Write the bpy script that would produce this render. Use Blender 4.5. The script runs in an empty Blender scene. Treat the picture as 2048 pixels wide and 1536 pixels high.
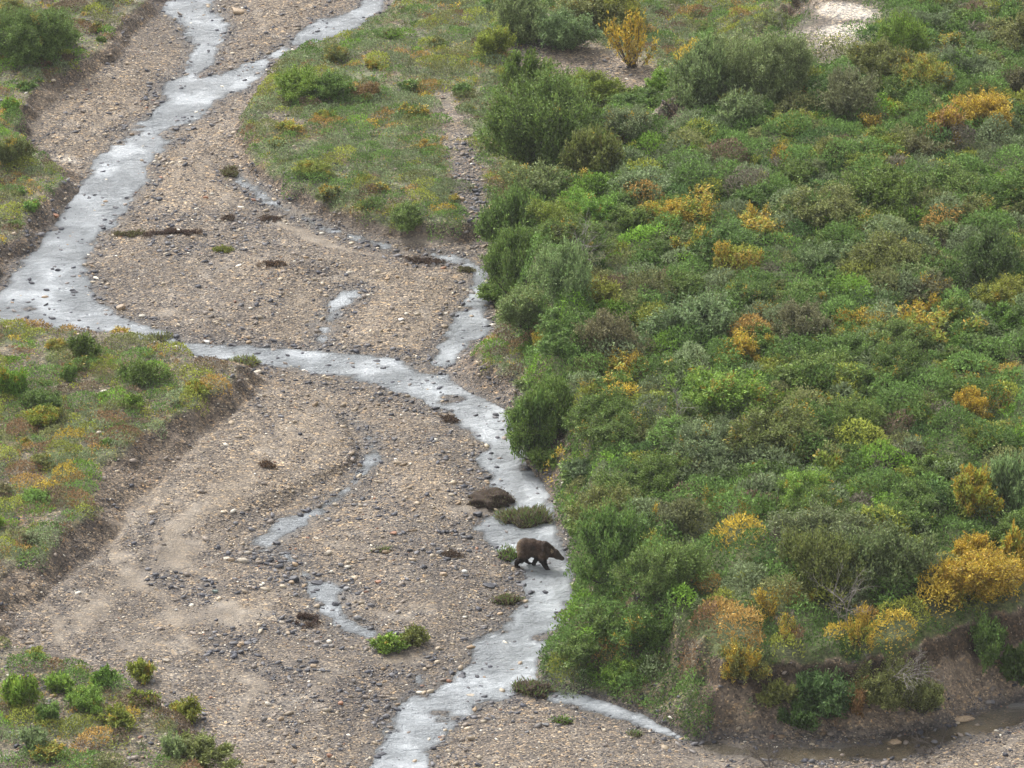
import bpy, math
import numpy as np
from mathutils import Matrix, Vector

S = bpy.context.scene
C = S.collection
rad = math.radians

# ------------------------------------------------------------------ camera
PITCH = rad(24.0); DIST = 220.0; FPX = 10256.0        # focal length in pixels of a 2048 wide frame
CAM = np.array([0.0, -DIST*math.cos(PITCH), DIST*math.sin(PITCH)])
cd = bpy.data.cameras.new('camera'); cam = bpy.data.objects.new('camera', cd); C.objects.link(cam)
cam.location = CAM; cam.rotation_euler = (math.pi/2-PITCH, 0, 0)
cd.sensor_width = 36; cd.lens = 36*FPX/2048; cd.clip_start = 1; cd.clip_end = 3000
S.camera = cam

# ------------------------------------------------------------------ light
SUN_EL, SUN_AZ = 48, -35
w = bpy.data.worlds.new('World'); S.world = w; w.use_nodes = True
nt = w.node_tree; bg = nt.nodes['Background']
sky = nt.nodes.new('ShaderNodeTexSky'); sky.sky_type = 'NISHITA'; sky.sun_disc = False
sky.sun_elevation = rad(SUN_EL); sky.sun_rotation = rad(SUN_AZ); sky.air_density = 1.0; sky.dust_density = 4.0
hs = nt.nodes.new('ShaderNodeHueSaturation'); hs.inputs['Saturation'].default_value = 0.18
nt.links.new(sky.outputs[0], hs.inputs['Color']); nt.links.new(hs.outputs[0], bg.inputs[0])
bg.inputs[1].default_value = 0.14
sl = bpy.data.lights.new('sun', 'SUN'); so = bpy.data.objects.new('sun', sl); C.objects.link(so)
sl.energy = 1.5; sl.angle = rad(14); sl.color = (1.0, 0.965, 0.91)
sd = Vector((math.sin(rad(SUN_AZ))*math.cos(rad(SUN_EL)), math.cos(rad(SUN_AZ))*math.cos(rad(SUN_EL)), math.sin(rad(SUN_EL))))
so.rotation_euler = sd.to_track_quat('Z', 'Y').to_euler(); so.location = (0, 0, 150)
S.view_settings.view_transform = 'Standard'; S.view_settings.look = 'None'
S.view_settings.exposure = 1.02; S.view_settings.gamma = 1.0

rng = np.random.default_rng(11)

# ------------------------------------------------------------------ picture <-> place
FW = np.array([0, math.cos(PITCH), -math.sin(PITCH)]); UP = np.array([0, math.sin(PITCH), math.cos(PITCH)])
def project(x, y, z):
    dx, dy, dz = x-CAM[0], y-CAM[1], z-CAM[2]
    d = dy*FW[1]+dz*FW[2]; u = dy*UP[1]+dz*UP[2]
    return 1024+FPX*dx/d, 768-FPX*u/d
def unproj(px, py, z=0.0):
    px = np.asarray(px, float); py = np.asarray(py, float)
    a = (px-1024)/FPX; b = (768-py)/FPX
    dy = FW[1]+b*UP[1]; dz = FW[2]+b*UP[2]
    t = (z-CAM[2])/dz
    return CAM[0]+a*t, CAM[1]+dy*t

_T = np.random.default_rng(5).random((8, 256, 256))
def vnoise(x, y, k=0):
    T = _T[k % 8]; xi = np.floor(x).astype(int); yi = np.floor(y).astype(int)
    fx = x-xi; fy = y-yi; fx = fx*fx*(3-2*fx); fy = fy*fy*(3-2*fy)
    a = T[xi & 255, yi & 255]; b = T[(xi+1) & 255, yi & 255]; c = T[xi & 255, (yi+1) & 255]; d = T[(xi+1) & 255, (yi+1) & 255]
    return (a*(1-fx)+b*fx)*(1-fy)+(c*(1-fx)+d*fx)*fy
def fbm(x, y, s, k=0, o=4):
    r = 0; a = 0.5; t = 0
    for i in range(o):
        r = r+a*vnoise(x/s+37.1*i, y/s+11.7*i, k+i); t += a; a *= .5; s *= .5
    return r/t                                                     # 0..1
def sm(t): t = np.clip(t, 0, 1); return t*t*(3-2*t)
def step(a, b, t): return sm((t-a)/(b-a))

# ------------------------------------------------------------------ outlines read off the photograph (2048 x 1536)
WATER = [
 [(318,8),(370,0),(372,-60),(420,-60),(415,0),(440,40),(455,55),(440,75),(430,110),(425,128),(405,140),(398,158),(440,150),(470,138),(526,120),
  (530,150),(506,171),(430,205),(396,232),(355,256),(328,284),(308,308),(297,338),(294,359),(270,393),(232,430),(225,451),(202,468),
  (191,492),(167,520),(164,551),(185,579),(205,606),(232,626),(273,643),(321,664),(355,684),(410,688),(478,689),(547,696),(615,703),
  (700,707),(737,712),(805,725),(853,746),(894,753),(942,780),(993,801),(1047,821),(1045,855),(1048,893),(1057,934),(1082,958),
  (1104,995),(1110,1025),(1110,1058),(1122,1080),(1141,1140),(1150,1166),(1131,1215),(1114,1257),(1093,1277),(1079,1305),(1076,1318),
  (1078,1352),(1082,1364),(1134,1383),(1182,1394),(1233,1411),(1300,1437),(1344,1452),(1395,1484),(1340,1472),(1300,1457),(1217,1437),
  (1162,1421),(1107,1405),(1092,1388),(1085,1372),(1030,1368),(1018,1385),(1010,1395),(956,1406),(929,1428),(901,1448),(874,1483),
  (860,1507),(858,1536),(850,1620),(735,1620),(751,1536),(761,1496),(771,1469),(792,1438),(819,1397),(836,1373),(842,1354),(848,1362),(835,1402),(865,1395),(898,1352),
  (936,1325),(963,1284),(994,1257),(1021,1233),(1055,1205),(1055,1174),(1042,1140),(1021,1113),(984,1089),(949,1072),(944,1055),
  (963,1034),(1020,1022),(1024,1010),(1000,990),(983,961),(963,930),(983,893),(942,869),(908,828),(839,800),(805,794),(764,773),
  (730,763),(685,753),(600,742),(560,733),(513,722),(427,715),(386,712),(349,691),(273,673),(219,664),(143,662),(85,657),(51,647),
  (0,648),(-60,650),(-60,640),(0,578),(20,551),(51,510),(92,468),(123,424),(130,396),(154,369),(191,328),(205,311),(249,273),(290,239),
  (308,226),(342,205),(335,200),(318,190),(330,168),(370,148),(385,130),(385,100),(370,60),(355,40)],
 [(790,-60),(765,8),(737,38),(679,72),(620,90),(600,87),(560,112),(533,118),(535,110),(581,79),(608,65),(640,40),(700,25),(735,-5),(745,-60)],
 [(867,507),(887,512),(928,522),(962,536),(971,568),(975,603),(975,640),(962,668),(925,698),(897,731),(873,731),(885,691),(890,671),
  (908,644),(911,626),(940,615),(938,596),(948,575),(952,548),(940,534),(905,530),(880,520)],
 [(713,581),(718,592),(688,609),(682,637),(660,661),(652,680),(640,690),(636,660),(651,630),(662,602),(685,587)],
 [(455,334),(475,344),(495,362),(540,395),(590,425),(640,446),(668,460),(655,464),(600,440),(540,408),(490,375),(465,352)],
 [(700,472),(740,478),(785,490),(778,497),(735,490),(705,482)],
 [(695,832),(712,838),(740,862),(758,895),(762,915),(745,940),(722,955),(708,975),(685,1000),(650,1018),(625,1018),(640,1000),(680,985),
  (700,965),(722,940),(738,915),(734,885),(722,865),(705,850)],
 [(560,1040),(575,1045),(560,1068),(535,1085),(510,1090),(520,1072)],
 [(620,1178),(655,1164),(679,1181),(682,1209),(696,1229),(737,1246),(761,1263),(747,1278),(713,1272),(679,1265),(658,1248),(635,1220)],
 [(645,1014),(600,1030),(560,1052),(530,1078),(520,1100),(532,1100),(560,1075),(600,1046),(648,1026)],
 [(560,1108),(590,1130),(612,1160),(622,1180),(632,1178),(618,1150),(596,1122),(570,1104)],
 [(1400,1486),(1480,1494),(1560,1500),(1650,1496),(1740,1488),(1850,1468),(1900,1454),(1980,1426),(2060,1398),(2060,1428),(1960,1462),(1880,1490),(1800,1514),(1700,1520),(1600,1520),(1500,1514),(1420,1500)],
]
PIX = lambda p: np.array(p, float)
# (kind, base outline at river level, top outline at height h, h, slope beyond the lip)
A_b = [(340,-300),(335,5),(275,60),(215,140),(140,190),(95,230),(75,250),(62,290),(120,330),(165,350),(150,385),(135,420),(100,460),(50,510),(20,545),(-30,590),(-300,800),(-500,800),(-500,-300)]
A_t = [(320,-300),(305,5),(250,48),(195,122),(120,168),(70,208),(45,245),(35,295),(95,335),(130,352),(120,388),(100,420),(65,458),(25,495),(0,520),(-40,560),(-300,760),(-500,760),(-500,-300)]
B_b = [(-400,662),(60,664),(230,675),(290,688),(390,724),(440,740),(520,742),(550,762),(500,808),(450,853),(380,912),(330,953),(292,1005),(252,1070),(200,1118),(130,1168),(60,1218),(30,1240),(40,1300),(130,1345),(280,1390),(360,1450),(430,1560),(430,1800),(-400,1800)]
B_t = [(-400,645),(60,652),(230,676),(330,698),(420,728),(500,745),(480,785),(400,820),(330,850),(250,895),(190,945),(165,985),(185,1050),(120,1090),(50,1130),(0,1175),(-10,1240),(80,1310),(250,1360),(330,1420),(400,1540),(400,1800),(-400,1800)]
C_b = [(790,-300),(778,5),(750,40),(690,78),(610,103),(545,128),(525,165),(482,215),(458,265),(460,318),(500,345),(545,385),(605,425),(680,452),(760,470),(850,482),(950,480),(1000,472),(1300,400),(1700,-50),(1700,-500),(800,-500)]
C_t = [(800,-300),(790,0),(762,28),(700,65),(620,90),(560,115),(542,150),(502,198),(478,248),(482,298),(520,328),(562,362),(622,400),(700,430),(770,448),(850,460),(940,457),(1000,442),(1300,370),(1700,-80),(1700,-500),(810,-500)]
D_b = [(884,737),(930,702),(965,676),(990,645),(1200,600),(1200,900),(1060,870),(1046,828),(990,802),(940,780)]
D_t = [(905,700),(945,690),(975,665),(1010,620),(1200,560),(1200,800),(1080,792),(1045,768),(1000,736),(950,715)]
E_b = [(1000,478),(982,520),(976,570),(980,620),(990,650),(1015,690),(1052,765),(1050,830),(1048,890),(1062,935),(1088,960),(1112,1000),(1112,1035),(1124,1080),(1147,1140),(1154,1170),(1135,1220),(1117,1260),(1097,1280),(1082,1310),(1080,1350),(1104,1375),(1182,1393),(1300,1434),(1392,1478),(1500,1475),(1600,1472),(1750,1467),(1900,1440),(2048,1402),(2500,1280),(2500,-900),(1750,-700),(1600,0),(1450,60),(1330,170),(1200,260),(1080,370),(1020,420)]
E_t = [(1040,420),(1028,480),(1020,540),(1030,600),(1070,660),(1110,720),(1130,780),(1150,850),(1190,920),(1220,1000),(1240,1080),(1290,1150),(1370,1220),(1430,1290),(1465,1325),(1500,1345),(1560,1332),(1610,1312),(1750,1292),(1850,1262),(1950,1235),(2048,1200),(2500,1060),(2500,-900),(1950,-700),(1750,-50),(1600,60),(1450,180),(1300,290),(1150,380)]
F_b = [(560,770),(640,790),(690,830),(722,880),(715,925),(650,965),(580,1000),(520,1035),(470,1080),(380,1110),(250,1180),(120,1290),(40,1260),(130,1168),(252,1070),(380,912),(500,808)]
F_t = [(556,788),(628,802),(676,840),(704,883),(697,914),(638,950),(568,984),(492,998),(436,1030),(335,1035),(230,1095),(130,1180),(60,1230),(130,1160),(252,1062),(380,905),(500,802)]
TERR = [('F',F_b,F_t,.22,0),('A',A_b,A_t,.7,0),('B',B_b,B_t,.9,0),('C',C_b,C_t,.6,0),('D',D_b,D_t,1.0,0),('E',E_b,E_t,2.6,.05)]

def sdf(poly, X, Y):
    """signed distance, negative inside"""
    P = np.asarray(poly); n = len(P); d = np.full(X.shape, 1e9); ins = np.zeros(X.shape, bool)
    for i in range(n):
        ax, ay = P[i]; bx, by = P[(i+1) % n]; ex, ey = bx-ax, by-ay
        L = ex*ex+ey*ey+1e-9
        t = np.clip(((X-ax)*ex+(Y-ay)*ey)/L, 0, 1)
        d = np.minimum(d, (X-ax-t*ex)**2+(Y-ay-t*ey)**2)
        c = (ay > Y) != (by > Y)
        xi = ax+(Y-ay)*ex/(ey if abs(ey) > 1e-9 else 1e-9)
        ins ^= c & (X < xi)
    d = np.sqrt(d); return np.where(ins, -d, d)
def wpoly(p, z):
    p = PIX(p); x, y = unproj(p[:, 0], p[:, 1], z); return np.stack([x, y], 1)

# coarse grid for the distance fields
X0, X1, Y0, Y1 = -32., 32., -44., 62.
CS = .25
gx = np.arange(X0, X1+CS, CS); gy = np.arange(Y0, Y1+CS, CS)
GX, GY = np.meshgrid(gx, gy, indexing='ij')
def bil(G, x, y, x0=X0, y0=Y0, s=CS):
    u = np.clip((x-x0)/s, 0, G.shape[0]-1.001); v = np.clip((y-y0)/s, 0, G.shape[1]-1.001)
    i = u.astype(int); j = v.astype(int); fu = u-i; fv = v-j
    return (G[i, j]*(1-fu)+G[i+1, j]*fu)*(1-fv)+(G[i, j+1]*(1-fu)+G[i+1, j+1]*fu)*fv
dW = np.full(GX.shape, 1e9)
for i, p in enumerate(WATER): dW = np.minimum(dW, sdf(wpoly(p, 0), GX, GY)+(0 if i < 3 or i > 8 else .10))
dB = {k: sdf(wpoly(b, 0.1), GX, GY) for k, b, t, h, s in TERR}
dT = {k: sdf(wpoly(t, h), GX, GY) for k, b, t, h, s in TERR}

# fine height grid
FS = .1
fx = np.arange(X0, X1+.01, FS); fy = np.arange(Y0, Y1+.01, FS)
FX, FY = np.meshgrid(fx, fy, indexing='ij')
def terr_raw(x, y):
    wj = (fbm(x, y, 1.3, 1, 5)-.5)*1.0
    dw = bil(dW, x, y)+wj-.16
    low = .015+.25*sm(dw/3.5)+(fbm(x, y, 7, 2, 3)-.5)*.18*sm(dw/2)+(fbm(x, y, .9, 3, 3)-.5)*.08*sm(dw/.6)
    bed = -.02*sm(-dw/.12)-.11*sm(-dw/.8)+(fbm(x, y, .45, 3, 2)-.42)*.11*np.exp(-(dw/.9)**2)+np.clip(fbm(x*.6, y, 1.6, 4, 4)-.64, 0, 1)*.75*sm(-dw/.4)
    z = np.where(dw > 0, low, np.minimum(bed, .03)+.0)
    z = z*1.0
    ts = {}
    for k, b, t, h, s in TERR:
        db = np.clip(-bil(dB[k], x, y)+(fbm(x, y, 2.2, 5, 5)-.5)*(.7 if k in 'DE' else .7 if k == 'F' else 1.6), 0, None)
        dt = np.clip(bil(dT[k], x, y)+(fbm(x, y, 1.5, 6, 5)-.5)*(.7 if k == 'F' else 1.6), 0, None)
        tt = np.clip(db/np.maximum(db+dt, (.7 if k == 'E' else 1.2)*h), 0, 1); tt = np.where(db <= 0, 0, tt); ts[k] = tt
        if k == 'E': sh = .84*tt**1.1+.16*sm((tt-.68)/.12)
        else: sh = .45*tt+.55*sm(tt)
        z = np.where(tt > 0, np.maximum(z, -.02)+h*sh+s*np.clip(-bil(dT[k], x, y)-1, 0, 40)*(tt > .99), z) if k != 'D' else np.where(tt > 0, np.maximum(z, h*sh), z)
        z = z+(tt > 0)*(tt < 1)*(fbm(x, y, .8, 7, 4)-.5)*(.75 if k == 'E' else .45)*h**.5*np.minimum(1, 4*tt)*np.minimum(1, 6*(1-tt)+.3)
    land = ts['C']*.5+ts['A']+ts['B']+ts['E']
    z = z+np.clip(land, 0, 1)*((fbm(x, y, 5, 2, 4)-.5)*.5)*(dw > .5)
    return z, dw, ts
HZ, DW, TS = terr_raw(FX, FY)
def hz(x, y): return bil(HZ, x, y, X0, Y0, FS)
def at(px, py):
    """the point of the ground the pixel looks at"""
    z = np.zeros_like(np.asarray(px, float))
    for _ in range(25):
        x, y = unproj(px, py, z); z = z*.4+.6*hz(x, y)
    return x, y, z
def pxof(x, y): return project(x, y, hz(x, y))

def blobs(px, py, L):
    m = np.zeros_like(px)
    for cx, cy, rx, ry, an, s in L:
        c, q = math.cos(rad(an)), math.sin(rad(an)); u = (px-cx)*c+(py-cy)*q; v = -(px-cx)*q+(py-cy)*c
        m = np.maximum(m, s*np.clip(1.4-np.sqrt((u/rx)**2+(v/ry)**2), 0, 1).clip(0, 1))
    return m
DARK = [(330,440,90,20,5,.9),(480,440,60,25,0,.9),(400,495,130,28,0,.8),(620,540,90,26,0,.6),(830,525,60,12,0,.7),(330,180,40,30,-40,.6),(290,260,40,16,-40,.7),
 (600,1170,50,26,20,1),(480,1170,90,22,-8,.9),(500,1118,80,16,10,1),(560,1110,50,20,10,.8),(400,1195,80,14,-8,.8),(480,1285,110,14,-25,1),(570,1262,60,18,-10,.8),
 (590,1340,60,22,-20,1),(700,1395,110,55,15,.65),(760,1340,60,22,10,.7),(850,1120,130,80,10,.45),(780,1010,90,60,20,.4),(950,1190,60,25,0,.4),(880,900,80,40,35,.5),
 (780,800,90,22,15,.8),(700,775,80,14,5,.8),(940,960,40,50,60,.9),(970,1000,30,25,0,.8),(938,355,40,90,-12,1.0),(960,440,34,50,0,1),(920,300,20,40,-10,.6),
 (600,690,300,7,3,.8),(360,668,60,10,10,.9),(700,1180,40,15,20,.6),(820,1400,20,60,20,.8),(905,1450,40,14,-30,.6),(1010,1450,90,40,0,.4),(930,1340,40,10,-40,.6),
 (430,130,30,30,0,.5),(590,560,120,60,0,.3),(730,1090,200,80,5,.3),(640,1290,60,30,30,.5),(1290,1000,30,20,0,.3),(520,745,50,10,10,1.),(330,1150,30,10,0,.8)]
MUD = [(560,880,170,30,-38,.5),(420,1010,150,26,-36,.6),(330,1120,140,26,-25,.8),(640,890,60,20,-50,.4),(170,1230,80,30,-40,.8),(420,1230,120,22,-5,.9),(270,1160,90,25,-20,.6),(350,1090,160,12,-12,.7),(560,1180,70,14,-30,.7),(620,470,80,14,20,.8),(760,455,110,12,8,.9),(850,478,60,14,0,.9),
 (620,600,60,20,0,.4),(330,625,40,10,0,.7),(660,720,1,1,0,0),(800,1320,60,18,0,.9),(780,1230,60,10,12,.8),(840,1212,50,10,0,.7),(700,1195,50,20,30,.7),(960,1018,60,12,0,1.),
 (1600,1505,250,20,-4,.9),(1450,1500,90,16,5,.9),(1900,1475,120,18,-15,.8),(200,330,1,1,0,0),(600,430,60,10,25,.9),(560,1400,100,60,0,.3),(300,1290,90,20,0,.5),(580,1060,60,24,-30,.7),(670,1090,60,12,0,.5)]
BARE = [(1190,140,160,52,15,1),(1270,195,100,34,15,1),(1260,215,70,20,5,.9),(1010,80,40,10,0,.5),(1680,30,90,40,0,1),(1640,80,80,40,0,1),(935,350,32,90,-12,1),(960,450,30,44,0,1),(905,240,34,70,-15,.7),(1310,225,90,34,10,1),(1060,115,60,30,10,.9),
 (1130,45,70,20,0,.6),(560,240,50,16,10,.6)]
WHITE = [(1690,22,60,14,5,1),(1690,62,50,12,-3,1),(1270,222,50,9,4,.8),(1400,130,24,9,0,.6),(135,318,30,8,10,.4),(1660,80,60,22,0,.3),(1545,15,30,8,0,.5)]

def terrain_masks(x, y, z, dw, ts):
    px, py = project(x, y, z)
    n1 = fbm(x, y, 3, 3, 4); n2 = fbm(x, y, .8, 1, 3); n3 = fbm(x, y, 9, 6, 3)
    jit = (n2-.5)*.8
    dark = np.clip(blobs(px, py, DARK)*1.1+jit*.7-.1, 0, 1)
    band = fbm(dw*2.2+20, (x+y*.6)*.16, 1., 4, 4); damp = np.exp(-(np.clip(dw, 0, 9)/1.3)**2)
    dark = np.clip(dark+.55*step(.56, .68, band)*(dw > .2)+.6*damp*step(.38, .6, n2), 0, 1)
    mud = np.clip(blobs(px, py, MUD)*1.2+jit*.5-.15+.6*step(.58, .70, fbm(dw*1.6+60, (x+y*.6)*.13, 1., 6, 4))*(dw > .6), 0, 1)
    bare = np.clip(blobs(px, py, BARE)*1.3+jit, 0, 1)
    white = np.clip(blobs(px, py, WHITE)*1.3+jit*.6, 0, 1)
    v = np.zeros_like(x)
    v = np.maximum(v, step(.75, 1, ts['A'])*(.45+.6*step(.35, .6, n1)))
    lower = step(1010, 1080, py)
    v = np.maximum(v, step(.75, .98, ts['B'])*(.38+.75*step(.34, .52, n1)-.05*lower))
    v = np.maximum(v, step(.5, .9, ts['C'])*(.75+.3*step(.3, .5, n1))*(1-bare))
    v = np.maximum(v, step(.8, 1, ts['D'])*.8)
    e = np.where((px > 1415) & (py > 1080), step(.80, .88, ts['E']), step(.80, .95, ts['E']))
    west = (px < 1415)
    face = np.where(west, step(.0, .12, ts['E'])*(.6+.5*step(.35, .55, n1)), step(.05, .6, ts['E'])*.35*step(.55, .7, n1))
    scar = blobs(px, py, [(1122,890,22,18,40,1),(1112,955,26,26,30,1),(1385,1300,34,60,-30,.8),(1370,1410,80,22,15,.6),(1425,1240,20,34,0,.6),(1420,1380,30,50,0,1)])
    v = np.maximum(v, np.where(e > .5, 1, face*(1-scar)))
    v = v*(1-bare)
    v = np.where(dw < .1, v*.0+np.where(ts['E'] > .2, v, 0), v)
    fc = np.zeros_like(x)
    for k in 'ABCDE': fc = np.maximum(fc, step(.02, .2, ts[k])*(1-step(.93, .999, ts[k])))
    return dict(px=px, py=py, n1=n1, n2=n2, n3=n3, dark=dark, mud=mud, bare=bare, white=white, veg=np.clip(v, 0, 1), face=fc, scar=scar, e=e)

# ------------------------------------------------------------------ materials
def mat(name):
    m = bpy.data.materials.new(name); m.use_nodes = True; t = m.node_tree
    return m, t, t.nodes['Principled BSDF'], t.nodes['Material Output']
def N(t, k, **kw):
    n = t.nodes.new(k)
    for a, b in kw.items():
        if a.startswith('_'): setattr(n, a[1:], b)
        else: n.inputs[a.replace('__', ' ')].default_value = b
    return n
def ln(t, a, b): t.links.new(a, b)
def math_(t, op, a, b=None, c=None):
    n = t.nodes.new('ShaderNodeMath'); n.operation = op
    for i, v in enumerate((a, b, c)):
        if v is None: continue
        if hasattr(v, 'links'): ln(t, v, n.inputs[i])
        else: n.inputs[i].default_value = v
    return n.outputs[0]
def mixc(t, fac, a, b, mode='MIX'):
    n = t.nodes.new('ShaderNodeMix'); n.data_type = 'RGBA'; n.blend_type = mode
    for sock, v in ((n.inputs[0], fac), (n.inputs[6], a), (n.inputs[7], b)):
        if hasattr(v, 'links'): ln(t, v, sock)
        else: sock.default_value = v
    return n.outputs[2]

# ground: colour attribute = what lies there (gravel, silt, shale, moss, soil) and painted undercut shade; pebbles and grain from voronoi and noise
M_ground, t, bs, out = mat('gravel_ground')
at1 = N(t, 'ShaderNodeAttribute', _attribute_name='ground'); at2 = N(t, 'ShaderNodeAttribute', _attribute_name='grain')
tc = N(t, 'ShaderNodeTexCoord'); sp = N(t, 'ShaderNodeSeparateColor'); ln(t, at2.outputs['Color'], sp.inputs[0])
mp = N(t, 'ShaderNodeMapping'); ln(t, tc.outputs['Object'], mp.inputs[0]); mp.inputs['Rotation'].default_value = (0, 0, .5); mp.inputs['Scale'].default_value = (1, 1.25, 1)
v1 = N(t, 'ShaderNodeTexVoronoi', Scale=14.0); v2 = N(t, 'ShaderNodeTexVoronoi', Scale=6.5); nz = N(t, 'ShaderNodeTexNoise', Scale=30.0, Detail=4.0)
nl = N(t, 'ShaderNodeTexNoise', Scale=1.7, Detail=6.0, Roughness=.65)
for v in (v1, v2, nz, nl): ln(t, mp.outputs[0], v.inputs['Vector'])
s1 = N(t, 'ShaderNodeSeparateColor'); ln(t, v1.outputs['Color'], s1.inputs[0])
s2 = N(t, 'ShaderNodeSeparateColor'); ln(t, v2.outputs['Color'], s2.inputs[0])
r1 = N(t, 'ShaderNodeValToRGB'); r1.color_ramp.elements[0].color = (.28, .28, .31, 1); r1.color_ramp.elements[1].color = (2.5, 2.3, 1.95, 1)
for p, c in ((.3, (.70, .69, .69, 1)), (.72, (1.03, 1.0, .96, 1)), (.9, (1.45, 1.33, 1.14, 1))):
    e = r1.color_ramp.elements.new(p); e.color = c
ln(t, s1.outputs[0], r1.inputs[0])
r2 = N(t, 'ShaderNodeValToRGB'); r2.color_ramp.elements[0].color = (.45, .46, .5, 1); r2.color_ramp.elements[1].color = (1.6, 1.4, 1.1, 1)
for p, c in ((.22, (.85, .85, .86, 1)), (.85, (1.0, 1.0, 1.0, 1))):
    e = r2.color_ramp.elements.new(p); e.color = c
ln(t, s2.outputs[0], r2.inputs[0])
c1 = mixc(t, sp.outputs[0], at1.outputs['Color'], mixc(t, 1.0, at1.outputs['Color'], r1.outputs[0], 'MULTIPLY'))
c2 = mixc(t, sp.outputs[0], c1, mixc(t, 1.0, c1, r2.outputs[0], 'MULTIPLY'))
mr = N(t, 'ShaderNodeMapRange'); mr.inputs['From Min'].default_value = .3; mr.inputs['From Max'].default_value = .7; mr.inputs['To Min'].default_value = .8; mr.inputs['To Max'].default_value = 1.2
ln(t, nl.outputs[0], mr.inputs[0])
vm = N(t, 'ShaderNodeVectorMath', _operation='SCALE'); ln(t, c2, vm.inputs[0]); ln(t, mr.outputs[0], vm.inputs['Scale'])
ln(t, vm.outputs[0], bs.inputs['Base Color'])
hgt = math_(t, 'ADD', math_(t, 'MULTIPLY', v1.outputs['Distance'], -1.0), math_(t, 'MULTIPLY', nz.outputs[0], .5))
bp = N(t, 'ShaderNodeBump', Strength=.8, Distance=.04); ln(t, hgt, bp.inputs['Height']); ln(t, bp.outputs[0], bs.inputs['Normal'])
rg = math_(t, 'SUBTRACT', .92, math_(t, 'MULTIPLY', sp.outputs[1], .55)); ln(t, rg, bs.inputs['Roughness'])
bs.inputs['Specular IOR Level'].default_value = .3

def attr_mat(name, rough=.85, bump=0., spec=.3, transl=0.):
    m, t, bs, out = mat(name)
    a = N(t, 'ShaderNodeAttribute', _attribute_name='tint')
    ln(t, a.outputs['Color'], bs.inputs['Base Color']); bs.inputs['Roughness'].default_value = rough
    bs.inputs['Specular IOR Level'].default_value = spec
    if bump:
        nz = N(t, 'ShaderNodeTexNoise', Scale=14.0, Detail=5.0); tc = N(t, 'ShaderNodeTexCoord'); ln(t, tc.outputs['Object'], nz.inputs['Vector'])
        b = N(t, 'ShaderNodeBump', Strength=bump, Distance=.03); ln(t, nz.outputs[0], b.inputs['Height']); ln(t, b.outputs[0], bs.inputs['Normal'])
    if transl:
        tr = N(t, 'ShaderNodeBsdfTranslucent'); ln(t, a.outputs['Color'], tr.inputs[0]); ms = N(t, 'ShaderNodeMixShader'); ms.inputs[0].default_value = transl
        ln(t, bs.outputs[0], ms.inputs[1]); ln(t, tr.outputs[0], ms.inputs[2]); ln(t, ms.outputs[0], out.inputs[0])
    return m
M_stone = attr_mat('river_stone', .6, .5, .4)
M_cover = attr_mat('low_plants', .8, 0, .2, .25)

# leaves: the object's own colour, its alpha = share of turned (yellow or orange) sprays, leaf to leaf variation from the mesh
M_leaf, t, bs, out = mat('leaf')
oi = N(t, 'ShaderNodeObjectInfo'); a = N(t, 'ShaderNodeAttribute', _attribute_name='leaf'); sp = N(t, 'ShaderNodeSeparateColor'); ln(t, a.outputs['Color'], sp.inputs[0])
h = N(t, 'ShaderNodeHueSaturation'); ln(t, oi.outputs['Color'], h.inputs['Color'])
ln(t, math_(t, 'ADD', .485, math_(t, 'MULTIPLY', sp.outputs[1], .03)), h.inputs['Hue'])
ln(t, math_(t, 'MULTIPLY', sp.outputs[0], 2.0), h.inputs['Value'])
turned = math_(t, 'LESS_THAN', sp.outputs[2], oi.outputs['Alpha'])
yc = mixc(t, sp.outputs[1], (.62, .51, .07, 1), (.60, .38, .06, 1))
yv = N(t, 'ShaderNodeHueSaturation'); ln(t, yc, yv.inputs['Color']); ln(t, math_(t, 'MULTIPLY', sp.outputs[0], 1.7), yv.inputs['Value'])
col = mixc(t, turned, h.outputs[0], yv.outputs[0])
ln(t, col, bs.inputs['Base Color']); bs.inputs['Roughness'].default_value = .55; bs.inputs['Specular IOR Level'].default_value = .25
tr = N(t, 'ShaderNodeBsdfTranslucent'); ln(t, col, tr.inputs[0]); ms = N(t, 'ShaderNodeMixShader'); ms.inputs[0].default_value = .3
ln(t, bs.outputs[0], ms.inputs[1]); ln(t, tr.outputs[0], ms.inputs[2]); ln(t, ms.outputs[0], out.inputs[0])
M_leaf.use_backface_culling = False

def plain(name, col, rough=.8, nscale=6., nmul=.35, bump=.3):
    m, t, bs, out = mat(name); tc = N(t, 'ShaderNodeTexCoord')
    nz = N(t, 'ShaderNodeTexNoise', Scale=nscale, Detail=5.0); ln(t, tc.outputs['Object'], nz.inputs['Vector'])
    lo = tuple(c*(1-nmul) for c in col)+(1,); hi = tuple(c*(1+nmul) for c in col)+(1,)
    r = N(t, 'ShaderNodeMapRange'); r.inputs['From Min'].default_value = .35; r.inputs['From Max'].default_value = .65; ln(t, nz.outputs[0], r.inputs[0])
    ln(t, mixc(t, r.outputs[0], lo, hi), bs.inputs['Base Color']); bs.inputs['Roughness'].default_value = rough
    b = N(t, 'ShaderNodeBump', Strength=bump, Distance=.02); ln(t, nz.outputs[0], b.inputs['Height']); ln(t, b.outputs[0], bs.inputs['Normal'])
    return m
M_stem = plain('willow_bark', (.085, .07, .06), .85)
M_dead = plain('bleached_wood', (.24, .215, .19), .8)
def rockmat(name, col): return plain(name, col, .55, 5., .3, .8)
M_rock = {'dark': rockmat('dark_shale', (.055, .055, .065)), 'pale': rockmat('pale_rock', (.42, .36, .28)), 'white': rockmat('white_rock', (.62, .6, .56)),
          'tan': rockmat('tan_rock', (.33, .24, .15)), 'rust': rockmat('rusty_rock', (.32, .15, .08)), 'grey': rockmat('grey_rock', (.17, .165, .165)), 'green': rockmat('greenish_rock', (.22, .27, .24))}

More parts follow.
